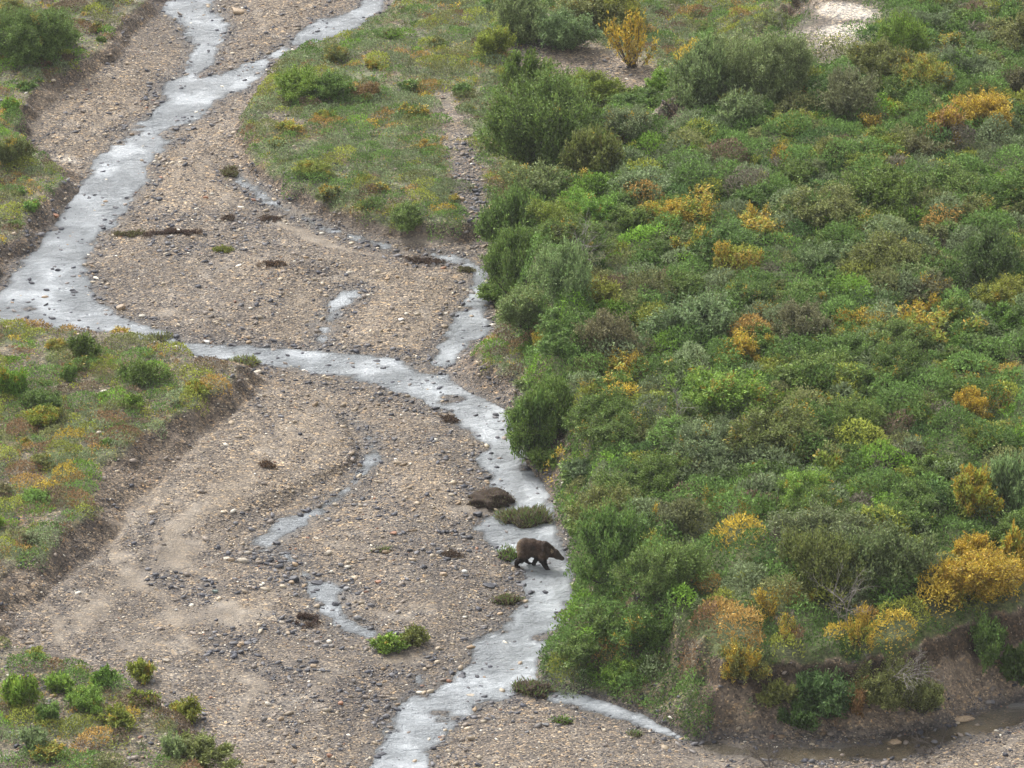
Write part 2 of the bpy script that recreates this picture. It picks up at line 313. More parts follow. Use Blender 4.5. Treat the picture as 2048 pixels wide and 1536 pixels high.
# water: milky glacial melt, clear where it is a few centimetres deep
M_water, t, bs, out = mat('river_water')
bs.inputs['Base Color'].default_value = (.34, .37, .39, 1); bs.inputs['Roughness'].default_value = .12; bs.inputs['IOR'].default_value = 1.333; bs.inputs['Specular IOR Level'].default_value = .9
tc = N(t, 'ShaderNodeTexCoord'); a = N(t, 'ShaderNodeAttribute', _attribute_name='depth'); sp = N(t, 'ShaderNodeSeparateColor'); ln(t, a.outputs['Color'], sp.inputs[0])
w1 = N(t, 'ShaderNodeTexNoise', Scale=1.1, Detail=5.0, Roughness=.6, Distortion=.6); w2 = N(t, 'ShaderNodeTexNoise', Scale=4.5, Detail=4.0, Roughness=.6)
mp = N(t, 'ShaderNodeMapping'); mp.inputs['Scale'].default_value = (1.3, 2.6, 1); ln(t, tc.outputs['Object'], mp.inputs[0])
ln(t, mp.outputs[0], w1.inputs['Vector']); ln(t, mp.outputs[0], w2.inputs['Vector'])
b = N(t, 'ShaderNodeBump', Strength=1.0, Distance=.45); w3 = N(t, 'ShaderNodeTexNoise', Scale=.45, Detail=3.0); ln(t, tc.outputs['Object'], w3.inputs['Vector'])
m3 = N(t, 'ShaderNodeMapRange'); m3.inputs['From Min'].default_value = .38; m3.inputs['From Max'].default_value = .62; m3.inputs['To Min'].default_value = .22; m3.inputs['To Max'].default_value = .85; ln(t, w3.outputs[0], m3.inputs[0]); ln(t, m3.outputs[0], b.inputs['Distance'])
ln(t, math_(t, 'ADD', w1.outputs[0], math_(t, 'MULTIPLY', w2.outputs[0], .5)), b.inputs['Height']); ln(t, b.outputs[0], bs.inputs['Normal'])
cm = mixc(t, sp.outputs[2], (.49, .52, .545, 1), (.27, .215, .13, 1)); cm = mixc(t, sp.outputs[1], cm, (.75, .77, .78, 1)); ln(t, cm, bs.inputs['Base Color'])
tp = N(t, 'ShaderNodeBsdfTransparent'); tp.inputs[0].default_value = (.8, .8, .78, 1)
ms = N(t, 'ShaderNodeMixShader'); ln(t, sp.outputs[0], ms.inputs[0]); ln(t, tp.outputs[0], ms.inputs[1]); ln(t, bs.outputs[0], ms.inputs[2]); ln(t, ms.outputs[0], out.inputs[0])

# ------------------------------------------------------------------ mesh helpers
def mk_mesh(name, V, F, m, col=None, attr='tint', smooth=False):
    """V (n,3); F (m,k) constant k"""
    me = bpy.data.meshes.new(name); V = np.ascontiguousarray(V, np.float32); F = np.ascontiguousarray(F, np.int32); k = F.shape[1]
    me.vertices.add(len(V)); me.vertices.foreach_set('co', V.ravel())
    me.loops.add(F.size); me.loops.foreach_set('vertex_index', F.ravel())
    me.polygons.add(len(F)); me.polygons.foreach_set('loop_start', np.arange(0, F.size, k, dtype=np.int32))
    me.update(calc_edges=True)
    if smooth: me.polygons.foreach_set('use_smooth', np.ones(len(F), bool))
    if col is not None:
        for nm, cc in (col.items() if isinstance(col, dict) else ((attr, col),)):
            ca = me.color_attributes.new(nm, 'FLOAT_COLOR', 'POINT'); q = np.ones((len(V), 4), np.float32); q[:, :3] = cc; ca.data.foreach_set('color', q.ravel())
    if m: me.materials.append(m)
    return me
def link(name, me, parent=None, **props):
    o = bpy.data.objects.new(name, me); C.objects.link(o)
    if parent: o.parent = parent
    for k, v in props.items():
        if v is not None: o[k] = v
    return o
def unit(v): return v/np.maximum(np.linalg.norm(v, axis=-1, keepdims=True), 1e-9)
def leaf_quads(P, D, Nn, L, W):
    """kite leaves: at P along D with face normal about Nn"""
    D = unit(D); X = unit(np.cross(D, Nn)); L = np.asarray(L)[..., None]; W = np.asarray(W)[..., None]
    V = np.stack([P, P+D*L*.5+X*W*.5, P+D*L, P+D*L*.5-X*W*.5], 1).reshape(-1, 3)
    return V, np.arange(len(P)*4).reshape(-1, 4)
def tubes(paths, rad_, sides=4):
    """paths (n,k,3), rad_ (n,k)"""
    P = np.asarray(paths); n, k, _ = P.shape; T = unit(np.gradient(P, axis=1)); ref = np.zeros_like(T); ref[..., 0] = 1; ref[..., 1] = .3
    A = unit(np.cross(T, ref)); B = np.cross(T, A); an = np.arange(sides)*2*math.pi/sides
    V = P[:, :, None]+(A[:, :, None]*np.cos(an)[:, None]+B[:, :, None]*np.sin(an)[:, None])*np.asarray(rad_)[:, :, None, None]
    idx = np.arange(n*k*sides).reshape(n, k, sides)
    a = idx[:, :-1]; b = idx[:, 1:]
    F = np.stack([a, np.roll(a, -1, 2), np.roll(b, -1, 2), b], -1).reshape(-1, 4)
    return V.reshape(-1, 3), F

# ------------------------------------------------------------------ ground sheet
ox = np.array([-900, -500, -250, -120, -70, -48, -38.]); ax = np.concatenate([ox, fx, -ox[::-1]])
oy0 = np.array([-900, -500, -300, -150, -90, -60, -50.]); oy1 = np.array([70, 85, 110, 160, 260, 500, 900.]); ay = np.concatenate([oy0, fy, oy1])
AX, AY = np.meshgrid(ax, ay, indexing='ij')
AZ, ADW, ATS = terr_raw(AX, AY)
inn = (AX >= X0) & (AX <= X1) & (AY >= Y0) & (AY <= Y1); 
mk = terrain_masks(AX, AY, AZ, ADW, ATS)
L3 = lambda c: np.array(c)[None, None]
def mx(a, b, f): return a*(1-f[..., None])+b*f[..., None]
grav = mx(L3((.172, .150, .129)), L3((.232, .195, .155)), step(.35, .7, mk['n3']))*(.85+.35*mk['n1'][..., None])
c = grav
c = mx(c, L3((.25, .21, .163)), mk['mud']*.9)
c = mx(c, L3((.100, .090, .086)), mk['dark']*.6)
c = mx(c, L3((.62, .58, .52)), mk['white']*.85)
wet = 1-step(-.05, .7, ADW); c = c*(1-.48*wet[..., None])
soil = mx(L3((.145, .112, .085)), L3((.21, .165, .12)), step(.35, .65, mk['n2']))
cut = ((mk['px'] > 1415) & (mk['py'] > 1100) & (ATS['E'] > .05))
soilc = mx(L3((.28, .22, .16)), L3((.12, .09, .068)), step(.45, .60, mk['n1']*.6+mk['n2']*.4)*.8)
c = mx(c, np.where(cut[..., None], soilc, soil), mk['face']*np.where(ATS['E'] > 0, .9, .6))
c = mx(c, L3((.05, .035, .022)), step(.64, .68, ATS['E'])*(1-step(.78, .84, ATS['E']))*.8*cut)  # dark soil line below the lip; the undercut's shade is in its colour
moss = mx(mx(L3((.14, .18, .075)), L3((.20, .15, .08)), step(.5, .75, fbm(AX, AY, 1.5, 4, 4))), L3((.12, .15, .06)), mk['e'])
c = mx(c, moss, mk['veg']*np.where(mk['e'] > .5, .95, .75))
c = mx(c, L3((.50, .47, .42)), mk['white']*mk['bare']*.7)
c = mx(c, L3((.15, .105, .075)), step(.9, 1, ATS['B'])*(1-mk['veg'])*.4)
gm = np.clip(1-mk['mud']*.75, 0, 1)*np.where(cut, .75, 1.)*(1-mk['veg']*.4)
n_, m_ = AX.shape; idx = np.arange(n_*m_).reshape(n_, m_)
F = np.stack([idx[:-1, :-1], idx[1:, :-1], idx[1:, 1:], idx[:-1, 1:]], -1).reshape(-1, 4)
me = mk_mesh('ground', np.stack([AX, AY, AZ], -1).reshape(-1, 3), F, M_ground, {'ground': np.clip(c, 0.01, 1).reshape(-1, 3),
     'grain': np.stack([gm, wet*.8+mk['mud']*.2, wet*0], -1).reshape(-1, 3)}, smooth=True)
link('ground', me, kind='structure')

# ------------------------------------------------------------------ water sheet
WS = .2
wx = np.arange(X0, X1, WS); wy = np.arange(Y0, Y1, WS); WX, WY = np.meshgrid(wx, wy, indexing='ij')
H = hz(WX, WY); wpx, wpy = project(WX, WY, 0*WX)
n_, m_ = WX.shape; idx = np.arange(n_*m_).reshape(n_, m_)
dep = np.clip((.0-H)/.05, 0, 1); alpha = .25+.70*sm(dep)
olive = np.clip(step(1350, 1420, wpx)*step(1380, 1440, wpy), 0, 1)
bx, by = 1085, 1138
foam = blobs(wpx, wpy, [(1120,1138,12,4,0,.6),(1100,1141,7,3,0,.7),(1070,1136,9,3,0,.6),(1060,1128,10,3,0,.35)])
foam = np.clip(np.maximum(foam, .16*step(.55, .75, fbm(WX*.7, WY, 1.4, 5, 4))), 0, 1)
keep = (np.minimum.reduce([H[:-1, :-1], H[1:, :-1], H[1:, 1:], H[:-1, 1:]]) < .04).ravel()
F = np.stack([idx[:-1, :-1], idx[1:, :-1], idx[1:, 1:], idx[:-1, 1:]], -1).reshape(-1, 4)[keep]
used = np.unique(F); remap = np.full(n_*m_, -1); remap[used] = np.arange(len(used)); F = remap[F]
V = np.stack([WX, WY, 0*WX], -1).reshape(-1, 3)[used]
me = mk_mesh('river_water', V, F, M_water, {'depth': np.stack([alpha*(1-.55*olive), foam, olive], -1).reshape(-1, 3)[used]}, smooth=True)
link('river_water', me, kind='structure')

# ------------------------------------------------------------------ loose gravel (nobody could count it)
def ico(sub):
    import bmesh
    bm = bmesh.new(); bmesh.ops.create_icosphere(bm, subdivisions=sub, radius=1); bm.verts.ensure_lookup_table()
    V = np.array([v.co[:] for v in bm.verts]); F = np.array([[v.index for v in f.verts] for f in bm.faces]); bm.free(); return V, F
OCT_V = np.array([(1, 0, 0), (-1, 0, 0), (0, 1, 0), (0, -1, 0), (0, 0, 1), (0, 0, -1)], float)
OCT_F = np.array([(0, 2, 4), (2, 1, 4), (1, 3, 4), (3, 0, 4), (2, 0, 5), (1, 2, 5), (3, 1, 5), (0, 3, 5)])
ICO_V, ICO_F = ico(1)
STONE_COLS = np.array([(.31, .245, .17), (.42, .35, .255), (.21, .172, .14), (.29, .205, .125), (.70, .64, .53), (.13, .125, .13), (.055, .056, .068), (.24, .12, .07), (.19, .17, .155)])
def scatter(n, seed):
    r = np.random.default_rng(seed); x = r.uniform(-29, 29, n); y = r.uniform(-40, 56, n)
    z = hz(x, y); px, py = project(x, y, z); k = (px > -40) & (px < 2090) & (py > -40) & (py < 1580)
    return x[k], y[k], z[k], r
def samp(G, x, y): return bil(G, x, y, X0, Y0, FS)
dTE = bil(dT['E'], FX, FY)
MSK = terrain_masks(FX, FY, HZ, DW, TS)
def stones(n, seed, tmplV, tmplF, smin, smax, keepf):
    x, y, z, r = scatter(n, seed)
    dk = samp(MSK['dark'], x, y); mud = samp(MSK['mud'], x, y); veg = samp(MSK['veg'], x, y); dw = samp(DW, x, y); face = samp(MSK['face'], x, y); e = samp(MSK['e'], x, y)
    clus = fbm(x, y, 1.2, 2, 3)
    pxs = project(x, y, z)[0]; face = face*((pxs > 1415) & (samp(TS['E'], x, y) > .25)); p = keepf(dk, mud, veg, dw, face, e, clus)*(1-.6*face); k = r.random(len(x)) < p
    x, y, z, dk, dw, mud, face = x[k], y[k], z[k], dk[k], dw[k], mud[k], face[k]; n = len(x); z = np.where(dw < 0, np.maximum(z, -.035), z)
    s = smin*(smax/smin)**(r.random(n)**2.2)
    sc = np.stack([s*r.uniform(.8, 1.5, n), s*r.uniform(.6, 1.0, n), s*r.uniform(.25, .6, n)], 1)
    V = tmplV[None]*(1+r.uniform(-.28, .28, (n, len(tmplV), 3)))*sc[:, None]
    a = r.uniform(0, 6.28, n)[:, None]; tx = r.normal(0, .25, n)[:, None]
    X = V[..., 0]*np.cos(a)-V[..., 1]*np.sin(a); Y = V[..., 0]*np.sin(a)+V[..., 1]*np.cos(a); Z = V[..., 2]+X*tx
    V = np.stack([X+x[:, None], Y+y[:, None], Z+z[:, None]+sc[:, 2:3]*.25], -1)
    w = np.tile(np.array([.24, .13, .26, .07, .035, .13, .06, .015, .06]), (n, 1)); dd = np.clip(dk+.55*(dw < .3)*(r.random(n) < .7)+.5*(dw < -.05), 0, 1)[:, None]
    wd = np.array([.06, .04, .10, .03, .03, .30, .40, .01, .05]); w = w*(1-dd)+wd*dd; cw = np.cumsum(w/w.sum(1, keepdims=True), 1)
    ci = (r.random(n)[:, None] > cw).sum(1).clip(0, 8); col = STONE_COLS[ci]*r.uniform(.6, 1.4, (n, 1))
    F = (tmplF[None]+(np.arange(n)*len(tmplV))[:, None, None]).reshape(-1, 3)
    return V.reshape(-1, 3), F, np.repeat(col, len(tmplV), 0)
def keep_small(dk, mud, veg, dw, face, e, cl): return np.clip((.55+.5*dk-.75*mud)*(1-veg*.75)*(dw > .0)+.03*(dw <= 0), 0, 1)*(1-e)*(.5+cl)
def keep_big(dk, mud, veg, dw, face, e, cl):
    edge = np.exp(-(np.clip(dw, 0, 9)/.5)**2)
    return np.clip((.07+1.0*dk**1.3+.25*edge+.5*np.clip(cl-.5, 0, 1)-.4*mud)*(1-veg*.8)*(dw > -.02)+.42*(dw <= 0)*(cl > .45)+.5*(dw <= 0)*np.exp(-(dw/.25)**2), 0, 1)*(1-e)
V, F, c = stones(520000, 21, OCT_V, OCT_F, .026, .070, keep_small)
link('gravel', mk_mesh('gravel', V, F, M_stone, c), kind='stuff')
V, F, c = stones(100000, 22, ICO_V, ICO_F, .045, .17, keep_big)
link('pebbles', mk_mesh('pebbles', V, F, M_stone, c), kind='stuff')

# ------------------------------------------------------------------ ground cover and undergrowth (nobody could count it)
PAL = {'gg': (.22, .275, .135), 'g': (.155, .255, .065), 'bg': (.20, .34, .05), 'yg': (.31, .34, .065), 'o': (.44, .29, .09), 'r': (.27, .17, .09), 'b': (.19, .14, .09), 'dg': (.10, .175, .055), 'y': (.56, .42, .07), 'ol': (.22, .235, .09), 'gb': (.20, .18, .13), 'p': (.12, .08, .07)}
PK = list(PAL); PC = np.array([PAL[k] for k in PK])
def tufts(n, seed, dens, wsel, nb, hmin, hmax, spread, leafL, leafW, lift=0.):
    x, y, z, r = scatter(n, seed)
    d = dens(x, y, z); k = r.random(len(x)) < d; x, y, z = x[k], y[k], z[k]; n = len(x)
    w = wsel(x, y, z, r); cw = np.cumsum(w/w.sum(1, keepdims=True), 1); ci = (r.random(n)[:, None] > cw).sum(1).clip(0, len(PK)-1)
    col = PC[ci]*r.uniform(.75, 1.3, (n, 1))
    hh = r.uniform(hmin, hmax, n)
    P = np.stack([x, y, z], -1)[:, None]+np.concatenate([r.normal(0, spread, (n, nb, 2)), (r.random((n, nb, 1))**.8)*hh[:, None, None]+lift], -1)
    D = np.concatenate([r.normal(0, .7, (n, nb, 2)), r.uniform(.1, 1.0, (n, nb, 1))], -1); Nn = np.concatenate([r.normal(0, .6, (n, nb, 2)), r.uniform(.2, 1, (n, nb, 1))], -1)
    L = r.uniform(.7, 1.3, n*nb)*leafL; W = r.uniform(.7, 1.3, n*nb)*leafW
    V, F = leaf_quads(P.reshape(-1, 3), D.reshape(-1, 3), Nn.reshape(-1, 3), L, W)
    lc = np.repeat(col, nb, 0)*r.uniform(.7, 1.3, (n*nb, 1))
    return V, F, np.repeat(lc, 4, 0)
def wz(x, **kw):
    w = np.zeros((len(x), len(PK)))
    for k, v in kw.items(): w[:, PK.index(k)] = v
    return w
def dens_cover(x, y, z):
    v = samp(MSK['veg'], x, y); e = samp(MSK['e'], x, y)
    return v**1.2*(1-e)
def sel_cover(x, y, z, r):
    px, py = project(x, y, z); n = fbm(x, y, 1.6, 3, 4); n2 = fbm(x, y, 2.3, 6, 4); warm = np.clip((n-.5)*12, 0, 1); gr = np.clip((n2-.48)*12, 0, 1)
    hill = (px > 1060) & (py > 480)
    meadow = (px > 440) & (py < 500) & ~hill
    m = wz(x, gg=1.5-.7*warm, g=.5+1.*gr, yg=.2+.9*warm, o=.04+.6*warm, r=.02+.2*warm*(1-gr), b=.10, ol=.3, bg=.35*gr, y=.03+.1*warm)
    l = wz(x, gg=.4, g=1.*gr+.15, bg=1.4*gr, yg=.45, o=.10+.30*warm, r=.10+.3*warm, b=.35, ol=.45, y=.05)
    h = wz(x, g=1.0, gg=.35, bg=.25, yg=.15, o=.06, b=.12, dg=.3, ol=.3)
    return np.where(hill[:, None], h, np.where(meadow[:, None], m, l))
V, F, c = tufts(120000, 31, dens_cover, sel_cover, 6, .04, .17, .10, .10, .05)
link('ground_cover', mk_mesh('ground_cover', V, F, M_cover, c), kind='stuff')
def canopy(nm, nmound, dens, sel, radii, rp, hk, base, nleaf, dleaf, L, W, seed, rough=.03):
    """low overlapping mounds; leaves lie on their common surface"""
    r_ = np.random.default_rng(seed); CH = np.zeros(FX.shape); CIX = np.full(FX.shape, -1); CR = np.full(FX.shape, .8)
    x, y, z, _ = scatter(nmound, seed); q = r_.random(len(x)) < dens(x, y, z); x, y = x[q], y[q]
    w = sel(x, y, hz(x, y), r_); ci = (r_.random(len(x))[:, None] > np.cumsum(w/w.sum(1, keepdims=True), 1)).sum(1).clip(0, len(PK)-1)
    for k in range(len(x)):
        R = r_.choice(radii, p=rp); i0, i1 = max(0, int((x[k]-R*1.1-X0)/FS)), int((x[k]+R*1.1-X0)/FS)+1; j0, j1 = max(0, int((y[k]-R*1.1-Y0)/FS)), int((y[k]+R*1.1-Y0)/FS)+1
        sx, sy = slice(i0, i1), slice(j0, j1); st = r_.uniform(.7, 1.4); an = r_.uniform(0, 3.1)
        dx, dy = FX[sx, sy]-x[k], FY[sx, sy]-y[k]; u = (dx*math.cos(an)+dy*math.sin(an))*st; v = (-dx*math.sin(an)+dy*math.cos(an))/st
        d2 = (u*u+v*v)/R**2*(.8+.5*vnoise(FX[sx, sy]*4+k, FY[sx, sy]*4, k % 8))
        hh = R*hk*r_.uniform(.75, 1.25)*np.sqrt(np.clip(1-d2, 0, 1))+.08*R
        up = (hh > CH[sx, sy]) & (d2 < 1); CH[sx, sy] = np.where(up, hh, CH[sx, sy]); CIX[sx, sy] = np.where(up, ci[k], CIX[sx, sy]); CR[sx, sy] = np.where(up, r_.uniform(.8, 1.25), CR[sx, sy])
    CH = np.maximum(CH, base*.8+.2*CH)*(1+.5*(fbm(FX, FY, .35, 2, 2)-.5)); gx_, gy_ = np.gradient(CH, FS)
    ux, uy, uz, ur = scatter(nleaf, seed+1); ii = ((ux-X0)/FS).round().astype(int).clip(0, FX.shape[0]-1); jj = ((uy-Y0)/FS).round().astype(int).clip(0, FX.shape[1]-1)
    q = ur.random(len(ux)) < dleaf(ux, uy, uz, CIX[ii, jj]); ux, uy, uz, ii, jj = ux[q], uy[q], uz[q], ii[q], jj[q]; n = len(ux)
    ch = bil(CH, ux, uy, X0, Y0, FS)*(1-.55*ur.random(n)**2.5)+ur.normal(0, rough, n)
    SN = unit(np.stack([-gx_[ii, jj], -gy_[ii, jj], np.ones(n)*.9], -1)); Dl = unit(ur.normal(0, .6, (n, 3))+SN*.55+np.array([0, 0, .25])); Nl = unit(SN+ur.normal(0, .75, (n, 3)))
    V, F = leaf_quads(np.stack([ux, uy, uz+ch], -1), Dl, Nl, L*ur.uniform(.6, 1.3, n), W*ur.uniform(.7, 1.3, n))
    cx = CIX[ii, jj]; cc = np.where((cx < 0)[:, None], PC[PK.index('g')]*.9, PC[cx.clip(0)])*CR[ii, jj][:, None]*ur.uniform(.5, 1.5, (n, 1))*(.75+.5*fbm(ux*1., uy*1., .22, 3, 2))[:, None]
    link(nm, mk_mesh(nm, V, F, M_cover, np.repeat(cc, 4, 0)), kind='stuff')
canopy('low_mats', 24000, lambda x, y, z: dens_cover(x, y, z)*.8, sel_cover, [.2, .32, .5, .75], [.3, .33, .25, .12], .42, .02, 2000000,
       lambda x, y, z, c: (c >= 0)*.9*(samp(MSK['e'], x, y) < .5), .10, .048, 71, .03)
def dens_under(x, y, z):
    e = samp(MSK['e'], x, y); px, py = project(x, y, z); te = samp(TS['E'], x, y)
    b = samp(MSK['bare'], x, y)
    return np.clip(e+(px < 1425)*step(.0, .07, te)*.9*(1-samp(MSK['scar'], x, y)), 0, 1)*(1-b)
def sel_under(x, y, z, r):
    n = fbm(x, y, 3.5, 3, 4); n2 = fbm(x, y, 5, 6, 4); a = np.clip((n-.45)*6, 0, 1); b = np.clip((n2-.45)*6, 0, 1)
    px, py = project(x, y, z); lip = (samp(TS['E'], x, y) > .6) & (-bil(dT['E'], x, y) < 1.3) & (px > 1400) & (py > 1100)
    w = wz(x, g=1.3+.6*a, gg=.4*(1-a)+.3, dg=.08, ol=.2*(1-b)+.1, gb=.12*(1-a), yg=.15+.2*b, bg=.35*a+.1, b=.04, o=.015, y=.02)
    wl = wz(x, o=1., y=.9, yg=1.2, ol=.2, g=.1, r=.1)
    return np.where(lip[:, None], wl, w)
canopy('undergrowth', 15000, lambda x, y, z: dens_under(x, y, z)*.66, sel_under, [.35, .55, .8, 1.15], [.32, .35, .22, .11], .95, .34, 2000000,
       lambda x, y, z, c: dens_under(x, y, z)*.95, .145, .06, 61, .05)

# ------------------------------------------------------------------ shrubs
def shrub_meshes(name, R, Hh, nst, ntw, nlf, seed, L=.115, W=.048, open_=0., upright=.5):
    """a shrub: stems from one base, twigs on the stems, leaves along the twigs"""
    r = np.random.default_rng(seed); K = 7
    az = r.uniform(0, 6.283, nst)+np.arange(nst)*2.4; el = np.sqrt(r.random(nst)); rr = R*el*r.uniform(.65, 1.02, nst)
    hh = Hh*np.sqrt(np.clip(1-(rr/(R*1.10))**2, .06, 1))*r.uniform(.62, 1.15, nst)
    # lopsided crown
    lop = 1+.28*np.sin(az*2+r.uniform(0, 6))+.2*np.sin(az*3+r.uniform(0, 6)); rr *= lop
    end = np.stack([np.cos(az)*rr, np.sin(az)*rr, hh], -1)
    s = np.linspace(0, 1, K)[None, :, None]
    base = np.stack([r.normal(0, .07*R, nst), r.normal(0, .07*R, nst), np.full(nst, -.12)], -1)
    mid = end*np.array([.62, .62, .35])+r.normal(0, .06*R, (nst, 3))
    P = base[:, None]*(1-s)**2+2*mid[:, None]*s*(1-s)+end[:, None]*s**2
    P += np.cumsum(r.normal(0, .012*R, (nst, K, 3)), 1)*(s > 0)
    rad_ = (.016+.010*R)*(1-.8*np.linspace(0, 1, K))[None]*r.uniform(.7, 1.2, (nst, 1))
    sV, sF = tubes(P, rad_)
    # twigs
    st = np.repeat(np.arange(nst), ntw); u = np.clip(r.beta(3.2, 1.2, len(st))*1.0, .12+.1*open_, .999)*(K-1); i = u.astype(int).clip(0, K-2); f = (u-i)[:, None]
    T0 = P[st, i]*(1-f)+P[st, i+1]*f; tang = unit(P[st, i+1]-P[st, i])
    outw = unit(T0*np.array([1, 1, .6])+1e-3); d = unit(tang*.5+outw*.55+r.normal(0, .55, (len(st), 3))+np.array([0, 0, upright]))
    tl = R*r.uniform(.16, .38, len(st))*(1-.2*open_)
    T1 = T0+d*tl[:, None]
    if open_ > 0 or True:
        q = r.random(len(st)) < .35
        tv, tf = tubes(np.stack([T0[q], (T0[q]+T1[q])/2+r.normal(0, .02*R, (q.sum(), 3)), T1[q]], 1), np.tile([.009, .007, .004], (q.sum(), 1)), 3)
        sV, sF = np.concatenate([sV, tv]), np.concatenate([sF, tf+len(sV)])
    # leaves
    tw = np.repeat(np.arange(len(st)), nlf); v = r.random(len(tw))**.75
    LP = T0[tw]+(T1-T0)[tw]*v[:, None]+r.normal(0, .035+.018*R, (len(tw), 3)); LP[:, 2] = np.maximum(LP[:, 2], .03)
    LD = unit(d[tw]*.7+r.normal(0, .65, LP.shape)); LN = unit(outw[tw]*.5+np.array([0, 0, .6])+r.normal(0, .75, LP.shape))
    LL = L*r.uniform(.65, 1.25, len(tw)); V, F = leaf_quads(LP, LD, LN, LL, LL*(W/L)*r.uniform(.8, 1.3, len(tw)))
    tv = r.random(len(st)); sv = r.random(nst); top = np.clip(LP[:, 2]/Hh, 0, 1)
    # turned sprays sit mainly near the crown top: low value = turns first
    turn = np.clip(.55*tv[tw]+.55*sv[st[tw]]*.8+.18*(1-top), 0, 1)
    val = np.clip(.5*r.uniform(.5, 1.5, len(tw))*(.7+.6*tv[tw]), 0, 1)
    col = np.stack([val, np.clip(.5+r.normal(0, .3, len(tw)), 0, 1), turn], -1)
    return mk_mesh(name+'_foliage', V, F, M_leaf, np.repeat(col, 4, 0), 'leaf'), mk_mesh(name+'_stems', sV, sF, M_stem)
VAR = {'s': [], 'm': [], 'l': [], 'x': [], 'b': []}
SPEC = {'s': (.5, .45, 16, 10, 14, 6), 'm': (1.0, .95, 34, 18, 17, 6), 'l': (1.6, 1.45, 60, 24, 19, 6), 'x': (2.4, 2.6, 110, 36, 24, 3), 'b': (1.0, 1.2, 18, 12, 9, 5)}
for k, (R, Hh, a, b, cc, nv) in SPEC.items():
    for i in range(nv):
        VAR[k].append(shrub_meshes('shrub_'+k, R, Hh, a, b, cc, hash((k == 's', i))*0+100*'smlxb'.index(k)+i, open_=1. if k == 'b' else 0., upright=(.15, .35, .5, .2, .3, .4)[i % 6]))
COL = {'green': (.155, .245, .062), 'grey-green': (.215, .27, .135), 'yellow-green': (.31, .35, .065), 'bright green': (.21, .35, .055), 'dark green': (.10, .17, .055),
       'olive': (.22, .235, .085), 'brownish': (.20, .185, .12), 'orange': (.30, .25, .085), 'gold': (.30, .34, .085), 'rust': (.28, .19, .09), 'pale green': (.26, .34, .15)}
SH = []            # all shrubs: (x, y, z, R)
def put_shrub(x, y, z, R, Hh, colour, turned, label, name='willow_shrub', cat='shrub', group=None, seed=0, kind=None):
    r = np.random.default_rng(seed+7000)
    k = kind or ('s' if R < .72 else 'm' if R < 1.3 else 'l' if R < 2.0 else 'x')
    R0, H0 = SPEC[k][:2]; fol, stm = VAR[k][r.integers(len(VAR[k]))]
    root = bpy.data.objects.new(name, None); C.objects.link(root); root.empty_display_size = .3
    root.location = (x, y, z-.05); root.rotation_euler = (0, 0, r.uniform(0, 6.28)); root.scale = (R/R0*r.uniform(.92, 1.08), R/R0*r.uniform(.92, 1.08), Hh/H0)
    root['label'] = label; root['category'] = cat
    if group: root['group'] = group
    f = link('foliage', fol, root); link('stems', stm, root)
    c = np.array(COL[colour]); c = c*.78+np.array(COL['green'])*.22 if colour not in ('orange', 'gold', 'rust') else c
    c = c*r.uniform(.88, 1.12)*np.array([r.uniform(.95, 1.13), 1, r.uniform(.8, 1.05)]); f.color = (*c, turned)
    SH.append((x, y, R)); return root

